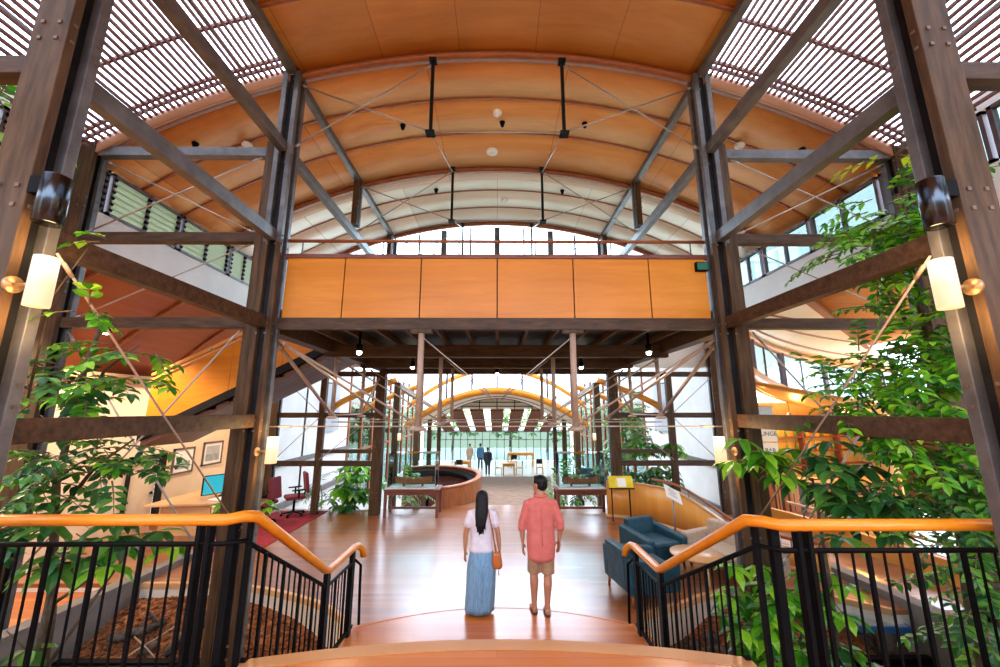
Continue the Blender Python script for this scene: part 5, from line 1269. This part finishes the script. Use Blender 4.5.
def oval(m, rings, n=22):
    """torso-like loft: (cx, cy, z, rx, ry)"""
    vs = []; fs = []
    for cx, cy, z, rx, ry in rings:
        for k in range(n):
            a = 2*PI*k/n; ca, sa = math.cos(a), math.sin(a)
            e = lambda c_: math.copysign(abs(c_)**.85, c_)
            vs.append((cx+rx*e(ca), cy+ry*e(sa), z))
    for i in range(len(rings)-1):
        for k in range(n):
            a, b = i*n+k, i*n+(k+1)%n; fs.append((a,b,b+n,a+n))
    fs.append(tuple(range(n))[::-1]); fs.append(tuple(range((len(rings)-1)*n, len(rings)*n)))
    return m.add(vs, fs)
def hand(m, w_, d, s, palm_n, k=1.0, curl=.5):
    """palm and five bent fingers; w_ wrist, d pointing direction, s side of the thumb, palm_n the way the palm faces"""
    w_, d, s, nn = Vector(w_), Vector(d).normalized(), Vector(s).normalized(), Vector(palm_n).normalized()
    m.tube([w_-d*.03*k, w_+d*.02*k, w_+d*.055*k, w_+d*.088*k], [(.024*k,.019*k),(.033*k,.015*k),(.040*k,.014*k),(.038*k,.012*k)], 12) if False else None
    for j in range(4):
        off = s*(.030-.02*j)*k
        m.tube([w_+off*.55, w_+d*.045*k+off*.9, w_+d*.088*k+off], [.013*k,.013*k,.0105*k], 8)
    for j, ln in enumerate((.070,.080,.073,.056)):
        off = s*(.032-.0215*j)*k; b = w_+d*.088*k+off; dd = d.copy(); pts = [b]; rs = [.0098*k]
        for q in range(3):
            dd = (dd + nn*curl*(.28+.16*q)).normalized(); b = b+dd*ln*k*(.44,.32,.24)[q]; pts.append(b); rs.append((.0092,.0084,.0070)[q]*k)
        limb(m, pts, rs, 8)
    b = w_+d*.025*k+s*.026*k; pts = [b, b+(d*.5+s*.75+nn*.2).normalized()*.035*k, b+(d*.5+s*.75+nn*.2).normalized()*.035*k+(d*.85+s*.25+nn*.3).normalized()*.052*k]
    limb(m, pts, [.014*k,.0115*k,.0085*k], 8)
def head(m, c, k, yaw):
    """c = centre of the skull; faces +y turned by yaw"""
    Rz = Matrix.Rotation(yaw, 3, 'Z'); c = Vector(c)
    P = lambda x,y,z: c + Rz @ Vector((x*k,y*k,z*k))
    def b(x,y,z,r,n=14,mm=10):
        q = MB().ball((0,0,0), tuple(v*k for v in r), n, mm)
        m.add([P(x,y,z)+Rz@v for v in q.v], q.f)
    b(0,-.010,.030,(.076,.092,.086)); b(0,.030,-.035,(.060,.062,.075)); b(0,.052,-.082,(.036,.036,.028))     # skull, face, chin
    b(0,.092,-.020,(.013,.022,.026),8,6); b(0,.100,-.033,(.017,.015,.012),8,6)                              # nose
    b(0,.084,-.064,(.026,.012,.009),8,6)                                                                    # mouth
    for s in (-1,1):
        b(s*.075,-.006,-.010,(.010,.019,.032),8,6)                                                           # ears
        b(s*.030,.078,.006,(.018,.012,.008),8,6)                                                             # brow
def eyes(t, c, k, yaw):
    Rz = Matrix.Rotation(yaw, 3, 'Z'); m = MB()
    for s in (-1,1): m.ball(Vector(c)+Rz@Vector((s*.030*k,.079*k,-.008*k)), .0085*k, 8, 6)
    m.build('eyes', M['black'], t, True, 0, False)

# ---- the man: salmon shirt, khaki shorts, seen from behind, head turned towards the woman
t = thing('person', 'person in a salmon shirt and khaki shorts, seen from behind', 'person', (.585, 5.60, .168))
t.scale = (.946,.946,.946)
m = MB()
LA, RA = Vector((-.105,.02,.085)), Vector((.065,-.05,.085))
LK, RK = Vector((-.100,.05,.49)), Vector((.085,-.005,.49)); LH, RH = Vector((-.088,.0,.90)), Vector((.088,.0,.90))
for H_, K_, A_, sx in ((LH,LK,LA,-1),(RH,RK,RA,1)):
    limb(m, [H_, H_.lerp(K_,.5)+Vector((0,.01,0)), K_+Vector((0,0,.06)), K_, K_.lerp(A_,.3)+Vector((0,-.022,0)), K_.lerp(A_,.65), A_+Vector((0,0,.03)), A_-Vector((0,0,.03))], [.088,.080,.060,.055,.060,.046,.036,.038])
    f = A_+Vector((0,.0,-.045))
    m.tube([f+Vector((0,-.055,-.005)), f+Vector((0,.0,.0)), f+Vector((sx*.01,.08,-.012)), f+Vector((sx*.018,.15,-.02)), f+Vector((sx*.02,.185,-.025))], [(.030,.030),(.037,.036),(.042,.028),(.046,.018),(.034,.012)], 12)
    for j in range(5):
        x = sx*(.018)+(.036-.017*j)*-sx; m.tube([f+Vector((x,.165,-.026)), f+Vector((x*1.05,.215-.010*j,-.030))], [.011 if j else .014,.009 if j else .012], 7)
oval(m, [(0,0,.84,.13,.09),(0,0,.92,.165,.115),(0,.005,1.04,.150,.100),(0,.005,1.20,.165,.108),(0,0,1.34,.180,.110),(0,-.005,1.42,.145,.09),(0,-.005,1.49,.085,.065)])
limb(m, [(0,-.008,1.46),(0,.005,1.54),(0,.012,1.60)], [.066,.062,.062])
LS, RS = Vector((-.180,0,1.395)), Vector((.180,0,1.395))
LE, RE = Vector((-.265,-.01,1.12)), Vector((.275,-.035,1.13)); LW, RW = Vector((-.255,.02,.885)), Vector((.262,.045,.90))
for S_, E_, W_, sx in ((LS,LE,LW,-1),(RS,RE,RW,1)):
    limb(m, [S_, S_.lerp(E_,.5), E_, E_.lerp(W_,.3), E_.lerp(W_,.75), W_], [.058,.050,.041,.042,.031,.025])
    hand(m, W_+(W_-E_).normalized()*.01, (W_-E_).normalized()*.75+Vector((0,0,-.4)), Vector((-sx*.25,1,0)), Vector((-sx*1,.1,0)), 1.08, .45)
HC = (0,.012,1.645); YAW = .75
head(m, HC, 1.16, YAW)
body = fuse(m, 'body', SK['man'], t, .0065, 3, .4); eyes(body, HC, 1.16, YAW)
# hair: short black
h = MB(); c = Vector(HC)+Matrix.Rotation(YAW,3,'Z')@Vector((0,-.016,.048))
q = MB().ball((0,0,0), (.096,.110,.088), 16, 10); h.add([c+Matrix.Rotation(YAW,3,'Z')@v for v in q.v], q.f)
c2 = Vector(HC)+Matrix.Rotation(YAW,3,'Z')@Vector((0,-.045,.0)); q = MB().ball((0,0,0), (.088,.074,.085), 16, 10); h.add([c2+Matrix.Rotation(YAW,3,'Z')@v for v in q.v], q.f)
c3 = Vector(HC)+Matrix.Rotation(YAW,3,'Z')@Vector((0,.05,.095)); q = MB().ball((0,0,0), (.062,.045,.030), 12, 8); h.add([c3+Matrix.Rotation(YAW,3,'Z')@v for v in q.v], q.f)
fuse(h, 'hair', M['hair'], t, .009, 2)
# shirt
m = MB()
oval(m, [(0,-.03,.655,.130,.095),(0,-.02,.70,.188,.130),(0,-.005,.90,.204,.142),(0,0,1.04,.193,.128),(0,.003,1.20,.198,.128),(0,0,1.34,.205,.125),(0,-.005,1.42,.165,.105),(0,-.005,1.475,.10,.08),(0,0,1.51,.078,.075)])
for S_, E_, W_, sx in ((LS,LE,LW,-1),(RS,RE,RW,1)):
    limb(m, [S_+Vector((-sx*.06,0,.02)), S_, S_.lerp(E_,.5), E_+Vector((0,0,.02)), E_.lerp(W_,.22)], [.055,.066,.062,.057,.055])
    m.tube([E_.lerp(W_,.14), E_.lerp(W_,.26)], [.059,.059], 14)
shirt = fuse(m, 'shirt', M['shirt'], t, .011, 3)
m = MB().tube([(.085*math.cos(a), .085*math.sin(a)*.95-.0, 1.505+.012*math.sin(a)) for a in [2*PI*k/18 for k in range(19)]], .016, 8); m.build('collar', M['shirt'], shirt, True, 0, False)
m = MB().tube([(0,-.118,1.40),(0,-.142,1.2),(0,-.150,1.02),(0,-.16,.88)], .004, 5).tube([(-.13,-.100,1.40),(0,-.122,1.395),(.13,-.100,1.40)], .004, 5); m.build('back_seam', M['shirt'], shirt, True, 0, False)
m = MB()
oval(m, [(0,0,.78,.170,.118),(0,0,.86,.178,.122),(0,0,.94,.172,.118)])
for H_, K_, sx in ((LH,LK,-1),(RH,RK,1)):
    limb(m, [H_+Vector((0,0,-.02)), H_.lerp(K_,.5), H_.lerp(K_,.99)], [(.098,.105),(.096,.104),(.094,.100)], 16, False)
fuse(m, 'shorts', M['shorts'], t, .010, 2)
for A_, sx in ((LA,-1),(RA,1)):
    f = A_+Vector((0,0,-.045))
    m = MB(); P_ = [(f.x+.05*math.cos(a)*(1 if math.sin(a)<0 else 1.0), f.y+.055+.145*math.sin(a)) for a in [2*PI*k/20 for k in range(20)]]
    m.prism(P_, f.z-.040, f.z-.025); m.tube([f+Vector((-.044,.075,-.03)), f+Vector((0,.075,.022)), f+Vector((.044,.075,-.03))], .009, 6); m.build('sandal', M['sandal'], t, False, 0, False)

# ---- the woman: white tee, long denim skirt, long black hair, tan bag
t = thing('person', 'person with long black hair in a white tee and long denim skirt, seen from behind', 'person', (-.20, 5.60, .168))
t.scale = (.94,.94,.94)
m = MB(); k = .90
LA, RA = Vector((-.07,.05,.075)), Vector((.10,-.03,.075)); LK, RK = Vector((-.08,.03,.43)), Vector((.08,.02,.43)); LH, RH = Vector((-.08,0,.80)), Vector((.08,0,.80))
for H_, K_, A_, sx in ((LH,LK,LA,-1),(RH,RK,RA,1)):
    limb(m, [H_, H_.lerp(K_,.5), K_, K_.lerp(A_,.3)+Vector((0,-.018,0)), K_.lerp(A_,.65), A_], [.085,.072,.048,.050,.038,.030])
    f = A_+Vector((0,0,-.04))
    m.tube([f+Vector((0,-.048,-.004)), f, f+Vector((0,.07,-.012)), f+Vector((sx*.012,.165,-.024))], [(.026,.026),(.032,.032),(.037,.024),(.028,.010)], 12)
    for j in range(5):
        x = sx*.012+(.03-.015*j)*-sx; m.tube([f+Vector((x,.14,-.026)), f+Vector((x,.185-.009*j,-.029))], [.009,.007], 6)
oval(m, [(0,0,.74,.13,.09),(0,0,.82,.160,.105),(0,.005,.95,.120,.085),(0,.005,1.10,.130,.090),(0,0,1.22,.148,.095),(0,-.005,1.30,.130,.078),(0,-.005,1.345,.07,.055)])
limb(m, [(0,-.008,1.32),(0,.003,1.40),(0,.010,1.45)], [.048,.044,.046])
LS, RS = Vector((-.155,0,1.265)), Vector((.155,0,1.265)); LE, RE = Vector((-.225,-.02,1.02)), Vector((.225,-.015,1.02)); LW, RW = Vector((-.232,.0,.79)), Vector((.25,.02,.80))
for S_, E_, W_, sx in ((LS,LE,LW,-1),(RS,RE,RW,1)):
    limb(m, [S_, S_.lerp(E_,.5), E_, E_.lerp(W_,.3), E_.lerp(W_,.75), W_], [.048,.043,.037,.037,.029,.023])
    hand(m, W_+(W_-E_).normalized()*.008, (W_-E_).normalized(), Vector((-sx*.2,1,0)), Vector((-sx,.1,0)), .94, .45)
HC = (0,.008,1.475); head(m, HC, .96, .06)
body = fuse(m, 'body', SK['woman'], t, .0065, 3, .4); eyes(body, HC, .96, .06)
h = MB(); h.ball((0,-.008,1.512), (.086,.100,.075), 16, 10)
oval(h, [(-.01,-.125,1.03,.014,.010),(-.022,-.128,1.07,.036,.020),(-.012,-.130,1.14,.068,.032),(-.004,-.115,1.25,.088,.042),(0,-.085,1.34,.094,.060),(0,-.050,1.42,.092,.075),(0,-.028,1.50,.088,.082),(0,-.02,1.55,.06,.06)])
for x_, z_, l_ in ((-.055,1.13,.09),(-.03,1.08,.09),(.025,1.09,.07),(.05,1.14,.07),(-.075,1.18,.05)):
    h.tube([(x_*.9,-.128,z_+.05),(x_,-.134,z_-l_*.4),(x_*1.15,-.128,z_-l_)], [.016,.011,.004], 6)
fuse(h, 'hair', M['hair'], t, .008, 2)
m = MB()
oval(m, [(0,0,.775,.155,.112),(0,0,.80,.168,.118),(0,.003,.95,.150,.106),(0,.003,1.10,.152,.108),(0,0,1.22,.166,.112),(0,-.003,1.30,.140,.09),(0,-.003,1.345,.085,.066)])
for S_, E_, sx in ((LS,LE,-1),(RS,RE,1)):
    limb(m, [S_+Vector((-sx*.05,0,.015)), S_, S_.lerp(E_,.30), S_.lerp(E_,.52)], [.05,.062,.064,.066])
fuse(m, 'tee_shirt', M['tee'], t, .010, 3)
# skirt with folds
rows = []; n = 48
for i in range(15):
    f = i/14; z = .83-.80*f
    rx, ry = .155+.045*min(1,f*3)-.045*max(0,(f-.35))*.3, .108+.035*min(1,f*3)
    cx = -.03*f*f
    rows.append([(cx+(rx+.012*f*math.sin(7*a+.6)+.006*f*math.sin(13*a))*math.cos(a), -.01*f+(ry+.012*f*math.sin(7*a+.6))*math.sin(a), z) for a in [2*PI*k_/n for k_ in range(n)]])
vs = [p for r_ in rows for p in r_]; fs = []
for i in range(14):
    for k_ in range(n): a, b = i*n+k_, i*n+(k_+1)%n; fs.append((a,b,b+n,a+n))
fs.append(tuple(range(n))); sk = MB().add(vs, fs).build('skirt', M['denim'], t, True, 0, False)
sk.modifiers.new('th','SOLIDIFY').thickness = .006
# shoulder bag: held by the person, a thing of its own
q = thing('shoulder_bag', 'tan leather shoulder bag hanging at the hip of the person in the denim skirt', 'bag', (-.20, 5.60, .168))
q.scale = (.94,.94,.94); W0 = Vector((0,0,0))
m = MB(); oval(m, [(.215+W0.x,-.065+W0.y,.57,.055,.020),(.215+W0.x,-.065+W0.y,.60,.075,.036),(.212+W0.x,-.065+W0.y,.68,.072,.040),(.21+W0.x,-.06+W0.y,.76,.058,.030),(.21+W0.x,-.06+W0.y,.78,.04,.015)])
m.build('bag_body', M['leather'], q, True, 0, False)
MB().cbox((.213+W0.x,-.108+W0.y,.71),(.10,.012,.10)).build('flap', M['leather'], q, False, .008, False)
MB().tube([W0+Vector(p) for p in ((.20,-.075,.77),(.17,-.125,.95),(.135,-.128,1.15),(.105,-.110,1.28),(.09,-.02,1.335),(.10,.07,1.28),(.14,.125,1.1),(.185,.08,.85),(.215,-.02,.77))], .008, 6).build('strap', M['leather'], q, True, 0, False)
MB().tube([W0+Vector((.23,-.095,.62)), W0+Vector((.24,-.10,.50))], .006, 5).build('tassel', M['leather'], q, True, 0, False)

# ---- walkers far away
def walker(x, y, hgt, top, legs, label, rz=0, hr='hair'):
    t = thing('person', label, 'person', (x,y,-1.32)); t.rotation_euler.z = rz; s_ = hgt/1.72
    m = MB()
    for sx, dy in ((-1,.10),(1,-.08)):
        limb(m, [Vector((sx*.085,0,.88))*s_, Vector((sx*.09,dy*.7,.47))*s_, Vector((sx*.09,dy,.08))*s_], [.08*s_,.055*s_,.04*s_])
        m.tube([Vector((sx*.09,dy-.05,.04))*s_, Vector((sx*.09,dy+.16,.035))*s_], [.04*s_,.035*s_], 8)
        limb(m, [Vector((sx*.18,0,1.38))*s_, Vector((sx*.23,-dy*.5,1.1))*s_, Vector((sx*.22,.04-dy*.8,.87))*s_], [.05*s_,.042*s_,.028*s_])
        hand(m, Vector((sx*.22,.04-dy*.8,.86))*s_, (0,.1,-1), (0,1,0), (-sx,0,0), s_, .4)
    oval(m, [(0,0,.84*s_,.15*s_,.1*s_),(0,0,1.05*s_,.14*s_,.1*s_),(0,0,1.33*s_,.18*s_,.11*s_),(0,0,1.45*s_,.08*s_,.06*s_)])
    limb(m, [(0,0,1.42*s_),(0,.01,1.55*s_)], [.052*s_,.05*s_]); head(m, (0,.01,1.61*s_), s_, 0)
    fuse(m, 'body', SK['man'], t, .016, 2)
    h = MB().ball((0,-.012*s_,1.65*s_), (.088*s_,.10*s_,.085*s_), 12, 8); fuse(h, 'hair', M[hr], t, .016, 1)
    m = MB(); oval(m, [(0,0,.78*s_,.19*s_,.13*s_),(0,0,1.05*s_,.17*s_,.125*s_),(0,0,1.35*s_,.205*s_,.13*s_),(0,0,1.46*s_,.09*s_,.07*s_)])
    for sx, dy in ((-1,.10),(1,-.08)): limb(m, [Vector((sx*.18,0,1.38))*s_, Vector((sx*.23,-dy*.5,1.1))*s_, Vector((sx*.22,.03-dy*.7,.93))*s_], [.066*s_,.056*s_,.045*s_])
    fuse(m, 'jacket', M[top], t, .018, 2)
    m = MB(); oval(m, [(0,0,.76*s_,.16*s_,.11*s_),(0,0,.92*s_,.16*s_,.11*s_)])
    for sx, dy in ((-1,.10),(1,-.08)): limb(m, [Vector((sx*.085,0,.84))*s_, Vector((sx*.09,dy*.7,.47))*s_, Vector((sx*.09,dy,.11))*s_], [.092*s_,.066*s_,.054*s_], 12, False)
    fuse(m, 'trousers', M[legs], t, .018, 1)
walker(-.58, 25.6, 1.72, 'cloth_dark', 'cloth_dark', 'person in dark clothes walking away at the foot of the ramp')
walker(-1.15, 28.2, 1.75, 'cloth_blue', 'cloth_dark', 'person in a blue top standing beyond the dark clothed walker', .3)
walker(-1.95, 29.2, 1.65, 'cloth_tan', 'cloth_tan', 'person in tan clothes near the bright end windows', -.3)
